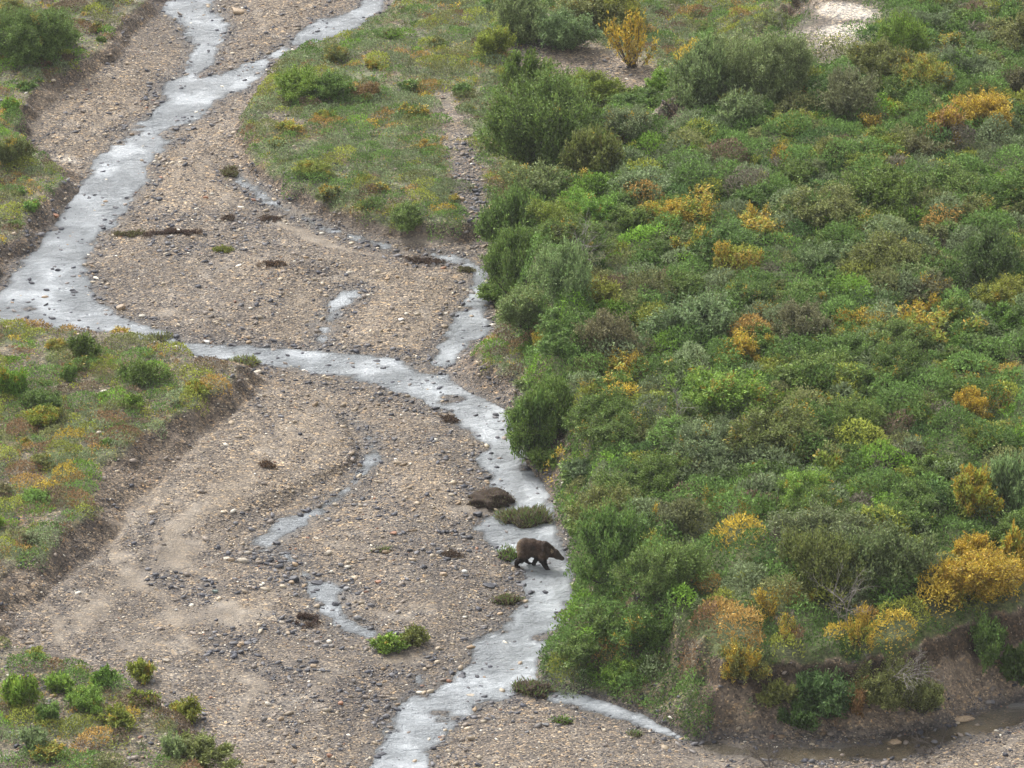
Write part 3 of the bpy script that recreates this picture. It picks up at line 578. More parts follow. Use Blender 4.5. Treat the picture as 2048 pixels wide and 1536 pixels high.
# landmarks: crown centre x, y, width, height in the photo, colour, share of turned leaves, size key, label, short phrase
LM = [
 (1100,285,200,175,'green',.05,'x','large rounded mid-green willow bush beside the gravel wash','the large rounded bush'),
 (1195,325,90,90,'olive',.12,'l','olive bush with yellow flecks tucked behind the large rounded bush','the flecked olive bush'),
 (1405,170,125,110,'pale green',.03,'l','tall feathery grey-green willow next to the pale gravel patch','the feathery willow'),
 (1535,160,150,120,'grey-green',.02,'x','widest grey-green willow with dark bare stems showing at its foot','the widest grey willow'),
 (1470,95,100,60,'pale green',.03,'b','thin grey-green willow rising behind the two wide grey willows','the thin grey willow'),
 (1050,158,78,70,'green',.03,'m','single round green bush standing alone on the edge of the bare gravel','the lone round bush'),
 (1178,185,100,52,'yellow-green',.06,'m','low spreading yellow-green bush on the bare gravel patch','the spreading gravel bush'),
 (1040,45,110,84,'pale green',.06,'m','pale green bush at the top edge of the meadow','the pale meadow bush'),
 (990,92,70,50,'yellow-green',.1,'m','yellow-green bush just in front of the pale meadow bush','the yellow-green meadow bush'),
 (1125,70,110,66,'pale green',.1,'m','pale bush with a dark green skirt on bare ground','the dark-skirted bush'),
 (1268,95,85,110,'orange',.75,'b','upright orange birch with a dark stem on the bare patch','the upright orange birch'),
 (1190,30,120,60,'olive',.2,'m','olive bush with orange tips near the top of the bare patch','the orange-tipped olive bush'),
 (1240,30,90,60,'yellow-green',.15,'m','yellow-green bush behind the upright orange birch','the bush behind the birch'),
 (1800,95,105,80,'bright green',.12,'m','vivid lime green bush among dull shrubs high on the slope','the vivid lime bush'),
 (1850,165,110,60,'yellow-green',.35,'m','yellow-tipped shrub in front of the vivid lime bush','the yellow-tipped shrub'),
 (1770,225,40,30,'orange',.9,'b','tiny bright orange sprig of birch in dark brush','the tiny orange sprig'),
 (1965,235,120,60,'orange',.7,'l','broad orange birch thicket high on the slope by the frame edge','the broad orange thicket'),
 (1890,265,80,60,'rust',.4,'m','rust-coloured birch with yellow top next to the broad orange thicket','the rust birch'),
 (1480,230,90,60,'pale green',.03,'m','pale green bush in front of the wide grey willows','the pale bush under the willows'),
 (1560,320,50,36,'rust',.5,'b','rusty red sprig in mixed green brush','the rusty sprig'),
 (1700,210,120,90,'brownish',.05,'l','half-bare brownish shrub with many grey twigs','the half-bare brown shrub'),
 (1350,440,110,50,'yellow-green',.45,'m','flat-topped yellow bush on the lip of the wooded slope','the flat yellow bush'),
 (1512,435,50,46,'gold',.8,'b','small golden birch ball above the green thicket','the golden ball'),
 (1390,490,70,60,'yellow-green',.5,'b','loose yellow-green birch with dark stems below it','the loose yellow birch'),
 (1450,520,60,60,'orange',.55,'b','twiggy orange-yellow birch in a dark gap','the twiggy orange birch'),
 (1495,528,60,60,'orange',.45,'b','second orange birch in the dark gap, taller and more open','the open orange birch'),
 (1280,390,130,60,'grey-green',.12,'l','rounded grey-green bush uphill from the rounded dark willow','the grey dome bush'),
 (1035,460,120,110,'green',.05,'l','green willow leaning over the dry wash at the foot of the slope','the wash-side willow'),
 (1030,545,120,110,'green',.04,'l','dark green willow overhanging the narrow side stream','the overhanging willow'),
 (1130,570,120,110,'pale green',.02,'l','silvery pale willow with shining leaves above the side stream','the silvery willow'),
 (1060,625,130,70,'pale green',.1,'m','silvery bush with thin leaves right by the side stream','the stream-side silver bush'),
 (1072,625,62,60,'grey-green',.5,'b','bright orange-yellow spray of birch over the side stream','the orange spray'),
 (1200,600,90,60,'yellow-green',.1,'m','yellowish green bush beside the silvery willow','the yellowish bush'),
 (1530,640,80,40,'rust',.45,'b','pinkish orange sprig next to a dull brown shrub','the pinkish sprig'),
 (1605,660,110,70,'brownish',.1,'l','dull red-brown leafless-looking shrub in the middle of the slope','the red-brown shrub'),
 (1730,655,110,40,'yellow-green',.6,'m','wide bright yellow bush in the middle of the slope','the wide yellow bush'),
 (1665,685,60,50,'yellow-green',.35,'b','lower yellow-green sprig attached beside the wide yellow bush','the lower yellow sprig'),
 (1480,710,90,50,'yellow-green',.6,'m','yellow-topped shrub lower on the slope under the pinkish sprig','the yellow-topped shrub'),
 (1538,705,36,30,'yellow-green',.7,'b','little yellow tuft next to the yellow-topped shrub','the little yellow tuft'),
 (1400,660,160,80,'pale green',.03,'l','broad silvery green willow mat across the slope','the silvery mat'),
 (1860,625,40,24,'orange',.7,'b','small orange sprig on the far side of the wide yellow bush','the far orange sprig'),
 (1820,520,50,30,'orange',.5,'b','faint orange sprig in the upper green thicket','the faint orange sprig'),
 (1975,540,120,100,'dark green',.02,'l','dark grey-green hollow-looking shrub near the frame edge','the dark hollow shrub'),
 (1235,735,60,40,'gold',.5,'b','scattered orange sprays over the stream bend','the scattered sprays'),
 (1270,735,50,36,'orange',.5,'b','upper orange sprays behind the scattered sprays at the bend','the upper sprays'),
 (1085,690,30,30,'gold',.6,'b','small golden sprig on the grassy shelf','the shelf sprig'),
 (1215,690,110,80,'brownish',.05,'l','grey-brown twiggy shrub behind the grassy shelf','the grey twiggy shrub'),
 (1100,830,110,90,'green',.06,'m','green bush hanging down the bank at the stream bend','the bank-hanging bush'),
 (1070,870,80,110,'green',.04,'m','green bush rooted at the water where the stream narrows','the water-edge bush'),
 (1400,905,140,70,'grey-green',.25,'l','grey-green bush with a golden crown half way up the slope','the golden-crowned bush'),
 (1400,884,60,20,'gold',.9,'b','golden cap of birch leaves on the grey-green bush','the golden cap'),
 (1585,925,40,26,'yellow-green',.3,'b','small plain yellow-green sprig in the green mid slope','the plain yellow sprig'),
 (1650,935,60,40,'yellow-green',.25,'m','soft yellow-green bush in the green mid slope','the soft yellow bush'),
 (1940,815,70,50,'orange',.7,'m','orange birch bush near the frame edge, wider of a pair','the wider orange birch'),
 (1995,800,70,50,'orange',.6,'b','orange birch near the frame edge, thinner of a pair','the thinner orange birch'),
 (1945,1000,90,80,'yellow-green',.35,'m','yellow birch low on the slope under the orange pair','the low yellow birch'),
 (2025,990,90,110,'pale green',.02,'l','pale silvery shrub cut by the frame edge','the edge silver shrub'),
 (1317,1045,36,60,'gold',.8,'b','narrow golden birch spray uphill of the bear','the narrow golden spray'),
 (1355,1045,90,60,'brownish',.03,'m','bare grey twigs beside the narrow golden spray','the bare grey twigs'),
 (1425,1010,50,40,'gold',.5,'b','golden flecks of birch uphill of the narrow golden spray','the golden flecks'),
 (1490,1035,30,20,'orange',.8,'b','single orange fleck in the green above the bank','the orange fleck'),
 (1945,1105,70,50,'orange',.85,'m','orange birch dome topping the big orange thicket','the orange dome'),
 (1960,1165,150,80,'orange',.8,'l','big dense orange birch thicket above the cut bank','the big orange thicket'),
 (1900,1175,60,70,'orange',.6,'m','dull orange birch at the stream side of the big orange thicket','the dull orange birch'),
 (2030,1120,60,70,'yellow-green',.5,'m','yellow and orange birch cut by the frame edge above the bank','the edge yellow birch'),
 (1780,1140,150,120,'grey-green',.01,'l','big silvery grey-green willow above the cut bank','the big silver willow'),
 (1640,1150,140,120,'olive',.04,'l','olive shrub with grey twigs next to the big silver willow','the olive twig shrub'),
 (1530,1215,80,60,'gold',.65,'b','golden birch bush hanging over the gap in the bank','the golden gap birch'),
 (1590,1198,60,30,'orange',.55,'b','orange birch tips behind the golden gap birch','the orange tips'),
 (1575,1260,50,50,'gold',.5,'b','yellow birch sprays in the dark hollow above the lip','the hollow birch'),
 (1722,1285,60,80,'gold',.85,'b','bright golden birch drooping over the lip of the cut bank','the drooping golden birch'),
 (1480,1310,80,60,'olive',.4,'m','orange-brown bush at the corner of the cut bank lip','the corner bush'),
 (1228,1115,135,130,'green',.05,'l','fresh green willow right above the bear','the willow above the bear'),
 (1340,1150,130,80,'green',.08,'m','yellowing green willow uphill of the fresh green willow','the yellowing willow'),
 (1310,1105,70,50,'yellow-green',.3,'b','orange-flecked yellow bush uphill of the bear','the flecked bush'),
 (1160,1300,90,40,'green',.03,'m','low fresh green bush at the foot of the slope below the bear','the foot-of-slope bush'),
 (1210,1255,90,50,'green',.02,'m','fresh green bush on the lower slope behind the foot-of-slope bush','the lower slope bush'),
 (1975,1300,80,80,'dark green',.02,'m','dark green bush growing on the cut bank face','the bank face bush'),
 (1650,1415,105,80,'dark green',.02,'m','slumped grey-green willow at the foot of the cut bank','the slumped willow'),
 (1770,1390,120,70,'olive',.04,'m','dark olive shrub slumped on the cut bank beside driftwood','the slumped olive shrub'),
 (1600,1440,80,50,'dark green',.03,'s','small dark green shrub at the toe of the cut bank by the muddy pool','the bank toe shrub'),
 (1840,1400,80,60,'olive',.05,'m','low olive shrub at the cut bank toe behind the slumped olive shrub','the far toe shrub'),
 (1700,1360,70,50,'dark green',.04,'m','green shrub half way up the cut bank face under the golden birch','the mid face shrub'),
 (1560,1405,60,40,'olive',.05,'s','low olive tuft at the stream end of the cut bank face','the near toe tuft'),
 (2035,1340,60,60,'dark green',.02,'m','dark shrub on the bank face, cut off by the frame','the frame bank shrub'),
 (1715,1405,50,50,'rust',.15,'s','rusty moss-coloured bush at the foot of the cut bank','the rusty foot bush'),
 (55,85,150,90,'green',.12,'l','wide green bush cut by the top corner terrace','the corner terrace bush'),
 (100,60,90,70,'green',.08,'m','bright green bush beside the wide corner bush','the bright corner bush'),
 (20,20,80,60,'olive',.3,'m','orange-tipped bush in the very corner of the far terrace','the far corner bush'),
 (20,210,40,40,'bright green',.15,'s','bright green bush alone at the river terrace edge','the terrace edge bush'),
 (20,300,70,80,'olive',.25,'m','yellow and orange bush on the narrow river terrace','the narrow terrace bush'),
 (600,165,110,70,'bright green',.08,'m','bright green bush on the meadow edge by the river fork','the fork bush'),
 (665,170,80,70,'green',.12,'m','green bush next to the fork bush','the bush next to the fork'),
 (735,180,60,40,'rust',.2,'s','small rusty bush in the meadow','the rusty meadow bush'),
 (810,430,70,60,'green',.04,'m','dark green bush at the meadow tip above the mud','the meadow tip bush'),
 (850,290,40,26,'orange',.6,'s','small orange birch in the middle of the meadow','the orange meadow birch'),
 (670,105,60,40,'olive',.4,'s','yellow-orange bush on the meadow bank by the far stream','the far bank bush'),
 (625,335,70,40,'yellow-green',.35,'s','yellow-green mound near the lower meadow edge','the lower meadow mound'),
 (660,385,50,36,'olive',.45,'s','orange and brown tuft on the lower meadow edge','the lower edge tuft'),
 (170,690,55,60,'green',.06,'s','spiky green bush on the river terrace behind the orange moss','the spiky bush'),
 (85,830,70,50,'yellow-green',.45,'s','golden birch mound on the terrace by the river bend','the golden mound'),
 (90,800,80,60,'green',.04,'m','green willow mound behind the golden mound','the green mound'),
 (20,760,70,80,'bright green',.3,'m','yellow-flecked green bush cut by the frame on the river terrace','the frame-edge bush'),
 (140,745,30,46,'green',.01,'s','narrow upright green seedling bush on the terrace','the upright seedling'),
 (280,740,80,60,'green',.12,'s','grey-green clump near the terrace point','the terrace point clump'),
 (240,665,50,24,'orange',.7,'s','orange birch tuft on the terrace shore','the shore tuft'),
 (120,1365,56,50,'bright green',.06,'s','bright green bush nearest the bare gravel on the near terrace','the near bright bush'),
 (210,1355,46,50,'bright green',.05,'s','round bright green bush, second on the near terrace','the second bright bush'),
 (175,1395,80,60,'bright green',.1,'s','wide bright green bush between the two round ones','the wide bright bush'),
 (280,1340,50,60,'yellow-green',.35,'s','faded yellow bush at the gravel edge of the near terrace','the faded yellow bush'),
 (35,1380,70,90,'bright green',.08,'m','tall bright green bush cut by the frame on the near terrace','the tall near bush'),
 (100,1425,50,50,'green',.05,'s','small dark-centred green bush on the near terrace','the dark-centred bush'),
 (70,1475,60,60,'grey-green',.05,'s','grey-green bush low on the near terrace','the low grey bush'),
 (100,1500,60,36,'gold',.55,'s','yellow birch bush at the foot of the low grey bush','the near yellow bush'),
 (235,1430,60,50,'yellow-green',.3,'s','yellow-green bush in the middle of the near terrace','the mid terrace bush'),
 (380,1420,70,60,'yellow-green',.3,'s','yellow-flecked bush by the gravel on the near terrace','the yellow-flecked bush'),
 (345,1490,50,60,'pale green',.02,'s','upright pale green bush beside the brown mound','the upright pale bush'),
 (400,1495,120,70,'olive',.08,'m','wide brown-green mound at the bottom of the near terrace','the brown mound'),
]
LMP = []
for i, (cx, cy, w_, h_, colour, trn, kind, label, phrase) in enumerate(LM):
    x, y, z = at(np.array([cx]), np.array([cy+h_*.36])); x, y, z = float(x[0]), float(y[0]), float(z[0])
    d = math.dist((x, y, z), CAM); s = FPX/d
    low = cx < 1000 and kind in 'sm' and not (cx > 950 and cy < 120)
    R = w_*.5/s*(1.05 if low else 1.18); Hh = max(.32, h_*(.6 if low else .98)/s); trn = trn+.13 if trn >= .3 and not low else trn*.8
    if kind == 'b': Hh = max(Hh, 1.0) if cx > 1000 else Hh
    nm = 'birch_shrub' if trn > .4 or colour in ('orange', 'gold', 'rust') else 'willow_shrub'
    put_shrub(x, y, z, R, Hh, colour, trn, label, nm, 'shrub', 'dwarf birches turning colour' if nm == 'birch_shrub' else 'willow shrubs', seed=i, kind='b' if kind == 'b' else None)
    LMP.append((cx, cy, phrase))
LMA = np.array([(a, b) for a, b, _ in LMP], float)

# the other shrubs, placed where the photo shows brush
auto = []
def fill(n, region, rsel, csel, spacing, seed, maxn):
    r = np.random.default_rng(seed); got = 0
    x, y, z, _ = scatter(n, seed)
    for i in range(len(x)):
        if got >= maxn: break
        px, py = project(x[i], y[i], z[i])
        if not region(px, py, x[i], y[i]): continue
        R = rsel(r, px, py); A = np.array(SH)
        dd = np.hypot(A[:, 0]-x[i], A[:, 1]-y[i]); 
        if (dd < (A[:, 2]+R)*spacing).any(): continue
        colour, trn, nm = csel(r, px, py, x[i], y[i]); SH.append((x[i], y[i], R)); got += 1
        auto.append((x[i], y[i], z[i], R, colour, trn, nm, px, py, r.uniform(.85, 1.3)))
def E_at(x, y): return float(samp(TS['E'], np.array([x]), np.array([y]))[0])
def bare_at(x, y): return float(samp(MSK['bare'], np.array([x]), np.array([y]))[0])
def reg_hill(px, py, x, y): return E_at(x, y) > .6 and bare_at(x, y) < .4 and bare_at(x, y+2) < .4 and bare_at(x, y+4) < .4 and not (px > 1430 and py > 1050 and float(samp(dTE, np.array([x]), np.array([y]))[0]) > -2.2) and not (1360 < px < 1450 and 1180 < py < 1350)
def col_hill(r, px, py, x, y):
    n = float(fbm(np.array([x]), np.array([y]), 6, 2, 3)[0]); u = r.random()
    if u < .02: return ('orange', .6, 'birch_shrub')
    if u < .09: return ('yellow-green', .6, 'birch_shrub')
    if py < 420: ch, p = ['grey-green', 'olive', 'brownish', 'green', 'dark green', 'yellow-green'], [.25, .16, .09, .32, .08, .10]
    elif n > .5: ch, p = ['green', 'bright green', 'dark green', 'yellow-green', 'grey-green', 'olive'], [.54, .12, .04, .14, .10, .06]
    else: ch, p = ['green', 'grey-green', 'pale green', 'olive', 'brownish', 'yellow-green'], [.44, .18, .12, .09, .05, .12]
    return (ch[r.choice(len(ch), p=p)], r.choice([.02, .04, .1, .2]), 'willow_shrub')
fill(40000, reg_hill, lambda r, px, py: r.choice([.8, 1.1, 1.4, 1.85], p=[.34, .34, .22, .10]), col_hill, .52, 51, 215)
def reg_slope(px, py, x, y): e = E_at(x, y); return (.08 < e <= .6 and px < 1330 and px > 990) and float(samp(MSK['scar'], np.array([x]), np.array([y]))[0]) < .3
fill(20000, reg_slope, lambda r, px, py: r.choice([.3, .4, .5]) if py > 1190 else r.choice([.5, .7, .9]), lambda r, px, py, x, y: (r.choice(['green', 'green', 'grey-green', 'bright green']), .04, 'willow_shrub'), .55, 52, 48)
def ts_at(k, x, y): return float(samp(TS[k], np.array([x]), np.array([y]))[0])
def reg_low(px, py, x, y): return (max(ts_at('A', x, y), ts_at('B', x, y)) > .97 and float(samp(MSK['veg'], np.array([x]), np.array([y]))[0]) > .35)
def reg_mead(px, py, x, y): return ts_at('C', x, y) > .95 and E_at(x, y) < .05 and bare_at(x, y) < .3 and px > 450
fill(30000, reg_low, lambda r, px, py: r.choice([.25, .36, .5]), lambda r, px, py, x, y: [('bright green', .1, 'willow_shrub'), ('green', .1, 'willow_shrub'), ('yellow-green', .3, 'willow_shrub'), ('olive', .25, 'willow_shrub'), ('gold', .3, 'birch_shrub'), ('olive', .45, 'birch_shrub'), ('brownish', .1, 'birch_shrub')][r.choice(7, p=[.25, .2, .15, .12, .08, .1, .1])], 1.25, 53, 45)
fill(30000, reg_mead, lambda r, px, py: r.choice([.3, .45, .6]), lambda r, px, py, x, y: [('green', .1, 'willow_shrub'), ('grey-green', .1, 'willow_shrub'), ('yellow-green', .3, 'willow_shrub'), ('olive', .3, 'willow_shrub'), ('yellow-green', .5, 'birch_shrub'), ('olive', .45, 'birch_shrub')][r.choice(6, p=[.2, .2, .22, .13, .12, .13])], 1.5, 54, 30)
ORD = ['first', 'second', 'third', 'fourth', 'fifth', 'sixth', 'seventh', 'eighth', 'ninth', 'tenth', 'eleventh', 'twelfth', 'thirteenth', 'fourteenth', 'fifteenth', 'sixteenth', 'seventeenth', 'eighteenth', 'nineteenth', 'twentieth']+['twenty-'+q for q in ('first', 'second', 'third', 'fourth', 'fifth', 'sixth', 'seventh', 'eighth', 'ninth')]+['thirtieth']*40
def relabel(items, lms, noun):
    """items: (px, py, words) -> a label that names it by its nearest landmark, the side and the rank"""
    A = np.array([(a, b) for a, b, _ in lms], float); out = [None]*len(items); G = {}
    for i, (px, py, wd) in enumerate(items):
        d = np.hypot(A[:, 0]-px, (A[:, 1]-py)*1.2); j = int(d.argmin()); dx, dy = px-A[j, 0], py-A[j, 1]
        side = ('on the hill side of' if dx > 0 else 'on the river side of') if abs(dx) > abs(dy)*1.2 else ('beyond' if dy < 0 else 'in front of')
        G.setdefault((j, side), []).append((d[j], i, wd))
    for (j, side), L in G.items():
        for k, (_, i, wd) in enumerate(sorted(L)):
            out[i] = f"{wd} {noun}, {ORD[k]} one {side} {lms[j][2]}" if len(L) > 1 else f"{wd} {noun} {side} {lms[j][2]}"
    return [q if len(q.replace(',', '').split()) <= 16 else q.replace(' one ', ' ') for q in out]
size = lambda R: 'tiny' if R < .4 else 'small' if R < .7 else 'medium' if R < 1.2 else 'large'
labs = relabel([(a[7], a[8]-a[3]*20, size(a[3])+' '+a[4]) for a in auto], LMP, 'shrub')
for i, (a, lab) in enumerate(zip(auto, labs)):
    SH.pop() if False else None
    put_shrub(a[0], a[1], a[2], a[3], a[3]*a[9]*.72, a[4], a[5], lab, a[6] if a[3] > .62 or a[6] != 'willow_shrub' else 'small_shrub', 'shrub', 'dwarf birches turning colour' if a[6] == 'birch_shrub' else 'willow shrubs', seed=500+i, kind='b' if a[6] == 'birch_shrub' and a[3] > .7 else None)

# ------------------------------------------------------------------ rocks one can pick out
def rock_mesh(name, seed):
    r = np.random.default_rng(seed); V, F = ico(3); V = V.copy()
    for _ in range(9):
        n = unit(r.normal(0, 1, 3)); d = r.uniform(.45, .8); k = V@n > d; V[k] -= np.outer((V[k]@n)-d, n)*.92
    V *= 1+.05*np.sin(V[:, [1]]*7+seed)+r.normal(0, .012, (len(V), 1))
    return mk_mesh(name, V, F, None, smooth=False)
RM = {}
def rock(px, py, wpx, aspect, colr, label, seed, up=None):
    r = np.random.default_rng(seed); x, y, z = at(np.array([float(px)]), np.array([float(py)])); x, y, z = x[0], y[0], z[0]
    key = (seed % 5, colr)
    if key not in RM: me = rock_mesh('rock', seed % 5); me.materials.append(M_rock[colr]); RM[key] = me
    R = wpx*.5/(FPX/math.dist((x, y, z), CAM)); o = link('rock', RM[key], None, label=label, category='rock', group='rocks on the river bars')
    hh = R*aspect*1.1; o.location = (x, y, max(z, -.04)+hh*.35); o.scale = (R, R*r.uniform(.6, .85), hh); o.rotation_euler = (r.normal(0, .08), r.normal(0, .1), r.uniform(-.5, .5))
    return o
RL = [
 (413,686,14,.8,'white','small bright white rock in the river by the gravel island','the white river rock'),
 (512,748,26,.45,'pale','flat pale rock with a dark hollow beneath on the terrace point','the flat pale rock'),
 (658,1108,20,.6,'pale','smooth cream-coloured rock on the gravel bar','the cream rock'),
 (487,1123,26,.5,'pale','long cream rock beside dark shale in the wash','the long cream rock'),
 (452,1119,18,.4,'pale','thin cream rock at the end of the shale line','the thin cream rock'),
 (331,1323,16,.7,'pale','round pale rock alone on smooth silt','the round pale rock'),
 (352,1221,8,.7,'white','tiny white rock on smooth silt','the tiny white rock'),
 (313,1152,14,.7,'dark','dark angular rock at the head of the shale line','the angular dark rock'),
 (328,1157,16,.6,'dark','second dark angular rock touching the first at the shale line','the second dark rock'),
 (586,1163,26,.7,'dark','blocky dark rock at the edge of the puddle','the blocky dark rock'),
 (632,1168,30,.4,'dark','low dark slab pointing into the puddle','the low dark slab'),
 (430,1185,14,.7,'green','greenish rock among dark shale','the greenish rock'),
 (672,1212,18,.8,'dark','dark rock standing in the bright puddle','the puddle rock'),
 (717,1238,20,.6,'grey','grey rock at the puddle end','the grey puddle rock'),
 (692,1180,18,.6,'grey','round grey rock half sunk in mud','the sunken grey rock'),
 (786,1068,16,.6,'rust','reddish tan rock on the stony bar','the reddish rock'),
 (756,1165,16,.5,'rust','rusty rock near the muddy pool','the rusty rock'),
 (882,1107,20,.5,'grey','brown-grey rock on the bar left of the bear','the brown-grey rock'),
 (930,1144,14,.6,'white','white stone on the bar near the bear','the white bar stone'),
 (885,1150,20,.5,'tan','tan rock on the bar near the bear','the tan bar rock'),
 (976,1172,30,.3,'dark','flat dark slate slab near the water edge below the bear','the flat slate'),
 (955,1031,22,.6,'dark','wet dark rock at the still water behind the bear','the wet dark rock'),
 (988,972,14,.5,'dark','black rock in the shallows above the sod clump','the shallows rock'),
 (1062,1371,20,.7,'pale','pale block on the tiny islet in the fork','the islet block'),
 (922,1356,22,.35,'dark','purplish slab in the shallow fork','the purplish slab'),
 (940,1396,20,.35,'pale','pale flat stone at the water edge of the fork','the fork stone'),
 (968,1398,16,.5,'dark','dark stone beside the pale fork stone','the dark fork stone'),
 (868,1498,16,.6,'dark','dark round stone at the bottom water edge','the bottom edge stone'),
 (1430,1530,1,.4,'grey','',''),
 (765,1510,22,.4,'dark','dark slab at the very bottom of the near bar','the bottom slab'),
 (240,619,24,.6,'tan','mossy tan rock at the river corner','the river corner rock'),
 (198,1057-460,14,.5,'dark','dark rock in the wide shallow river','the wide river rock'),
 (104,468+174,18,.5,'dark','dark rock group leader by the terrace shore','the terrace shore rock'),
 (150,590,18,.4,'dark','brownish slab in the middle of the wide river','the mid river slab'),
 (212,408,12,.6,'tan','yellowish rock in the braided river','the yellowish rock'),
 (206,459,12,.8,'dark','black upright rock at the river edge','the black river rock'),
 (110,433,16,.7,'rust','pinkish rock on the cut bank of the narrow terrace','the pinkish rock'),
 (475,25,34,.4,'tan','large tan slab at the far river fork','the large tan slab'),
 (559,435,14,.6,'pale','pale rock in the dark moss on the island','the pale island rock'),
 (412,396,12,.6,'rust','orange stone on the river island','the orange island stone'),
 (801,640,16,.3,'white','thin white sliver of stone on the island','the white sliver'),
 (753,726,16,.5,'dark','dark rock in the curving channel','the channel rock'),
 (766,738,14,.5,'dark','second dark rock in the curving channel','the second channel rock'),
 (993,837,16,.7,'dark','rounded dark rock in the riffle','the riffle rock'),
 (870,1388+100,1,.5,'grey','',''),
 (690,1180+260,1,.5,'grey','',''),
 (628,1333,16,.5,'tan','tan rock in the near shale scatter','the near tan rock'),
 (680,1408,14,.6,'rust','orange pebble rock on the near bar','the orange near rock'),
 (645,1332+10,14,.5,'dark','dark rock in the near shale scatter','the near dark rock'),
 (1725,1405-20,1,.5,'grey','',''),
 (1955,1350+10,10,.5,'pale','pale rock at the foot of the cut bank','the foot rock'),
 (1790,1490,40,.25,'tan','flat yellowish slab lying in the olive water','the olive water slab'),
 (1930,1438,44,.2,'tan','long flat slab at the edge of the olive water','the long flat slab'),
 (197,1375-508,14,.6,'pale','pale rock on the open terrace soil','the terrace soil rock'),
 (595,1125,14,.5,'tan','tan rock between shale pieces','the shale tan rock'),
 (553,1088,18,.5,'dark','dark boulder above the shale line','the upper dark boulder'),
 (560,1135,22,.5,'dark','dark heap stone in the middle of the shale line','the middle shale stone'),
]
RL = [q for q in RL if q[5]]
RLP = [(q[0], q[1], q[6]) for q in RL]
for i, q in enumerate(RL): rock(q[0], q[1], q[2], q[3], q[4], q[5], 300+i)
rr_ = np.random.default_rng(77); extra = []
for (cx, cy, rx, ry, n) in [(350,1160,70,18,10),(520,1118,80,18,14),(600,1172,50,18,8),(470,1290,80,18,10),(570,1258,50,14,6),(600,1340,60,20,10),(430,480,110,22,10),(960,970,30,40,8),(940,400,20,50,8),(850,760,60,24,6),(900,1110,90,50,10),(110,560,70,60,10),(215,400,40,40,6),(700,1400,90,40,8),(1010,860,40,40,8),(780,1430,30,60,6),(370,240,30,30,5),(1040,1440,70,30,5)]:
    for _ in range(n):
        an = rr_.uniform(0, 6.28); q = math.sqrt(rr_.random()); cl = rr_.choice(['dark', 'grey', 'tan', 'pale'], p=[.62, .2, .1, .08])
        extra.append((cx+rx*q*math.cos(an), cy+ry*q*math.sin(an), rr_.uniform(8, 17), rr_.uniform(.3, .7), cl))
labs = relabel([(e[0], e[1], 'small '+e[4]) for e in extra], RLP, 'rock')
for i, (e, l) in enumerate(zip(extra, labs)): rock(e[0], e[1], e[2], e[3], e[4], l, 900+i)

# ------------------------------------------------------------------ moss cushions, sods and grass clumps
def cushion(name, cat, px, py, wpx, hpx, cols, label, seed, blade=.10, n=900, hscale=1., group=None, soil=(.06, .042, .03)):
    r = np.random.default_rng(seed); x, y, z = at(np.array([float(px)]), np.array([float(py)])); x, y, z = float(x[0]), float(y[0]), max(float(z[0]), -.02)
    s = FPX/math.dist((x, y, z), CAM)
    if name == 'moss_patch':
        a, b = wpx*.5/s, hpx*.5/s/.43; m = n*6; u = r.normal(0, .52, (m, 2)); nz_ = fbm(u[:, 0]*a*2+seed, u[:, 1]*b*2, .5, 3, 3); q = (nz_+.18*(1-np.hypot(u[:, 0], u[:, 1])) > .55); u = u[q]; m = len(u)
        P = np.stack([u[:, 0]*a, u[:, 1]*b, 0*u[:, 0]], -1); P[:, 2] = hz(P[:, 0]+x, P[:, 1]+y)-z+r.uniform(0, .09, m)
        v, f = leaf_quads(P, unit(r.normal(0, .6, (m, 3))+np.array([0, 0, .7])), unit(r.normal(0, 1, (m, 3))+np.array([0, 0, 1])), blade*1.3*r.uniform(.6, 1.5, m), np.full(m, .035)); cc = np.array([PAL[k] for k in cols])[r.integers(len(cols), size=m)]*r.uniform(.5, 1.2, (m, 1))
        o = link(name, mk_mesh(name, v, f, M_cover, np.repeat(cc, 4, 0)), None, label=label, category=cat, group=group); o.location = (x, y, z); return o
    a = wpx*.5/s*1.1; b = hpx*.5/s/.45*1.05; hh = hpx/s*.55*hscale*(.3 if name == 'moss_patch' else 1)
    root = bpy.data.objects.new(name, None); C.objects.link(root); root.location = (x, y, z); root['label'] = label; root['category'] = cat
    if group: root['group'] = group
    V, F = ico(4); V = V.copy(); nn = 1+1.0*(fbm(V[:, 0]*2.4+seed*3.3+V[:, 2], V[:, 1]*2.4+seed, 1.0, 2, 4)-.5)*2
    V = V*nn[:, None]*np.array([a, b, hh]); V[:, 2] = np.maximum(V[:, 2], -.1)
    link('soil_mound', mk_mesh('soil_mound', V, F, M_cover, np.tile(np.array(soil), (len(V), 1))*r.uniform(.7, 1.4, (len(V), 1))), root)
    top = V[V[:, 2] > 0]; P = top[r.integers(len(top), size=n)]*r.uniform(.8, 1.12, (n, 1))+r.normal(0, .05, (n, 3)); P[:, 2] = np.maximum(P[:, 2], .0)
    D = unit(P/np.array([a, b, hh])*.5+np.array([0, 0, .8])+r.normal(0, .4, (n, 3))); Nn = unit(r.normal(0, 1, (n, 3)))
    v, f = leaf_quads(P, D, Nn, blade*r.uniform(.5, 1.5, n), np.full(n, .022+blade*.08)); cc = np.array([PAL[k] for k in cols])[r.integers(len(cols), size=n)]*r.uniform(.7, 1.3, (n, 1))
    link('foliage', mk_mesh('foliage', v, f, M_cover, np.repeat(cc, 4, 0)), root)
    return root
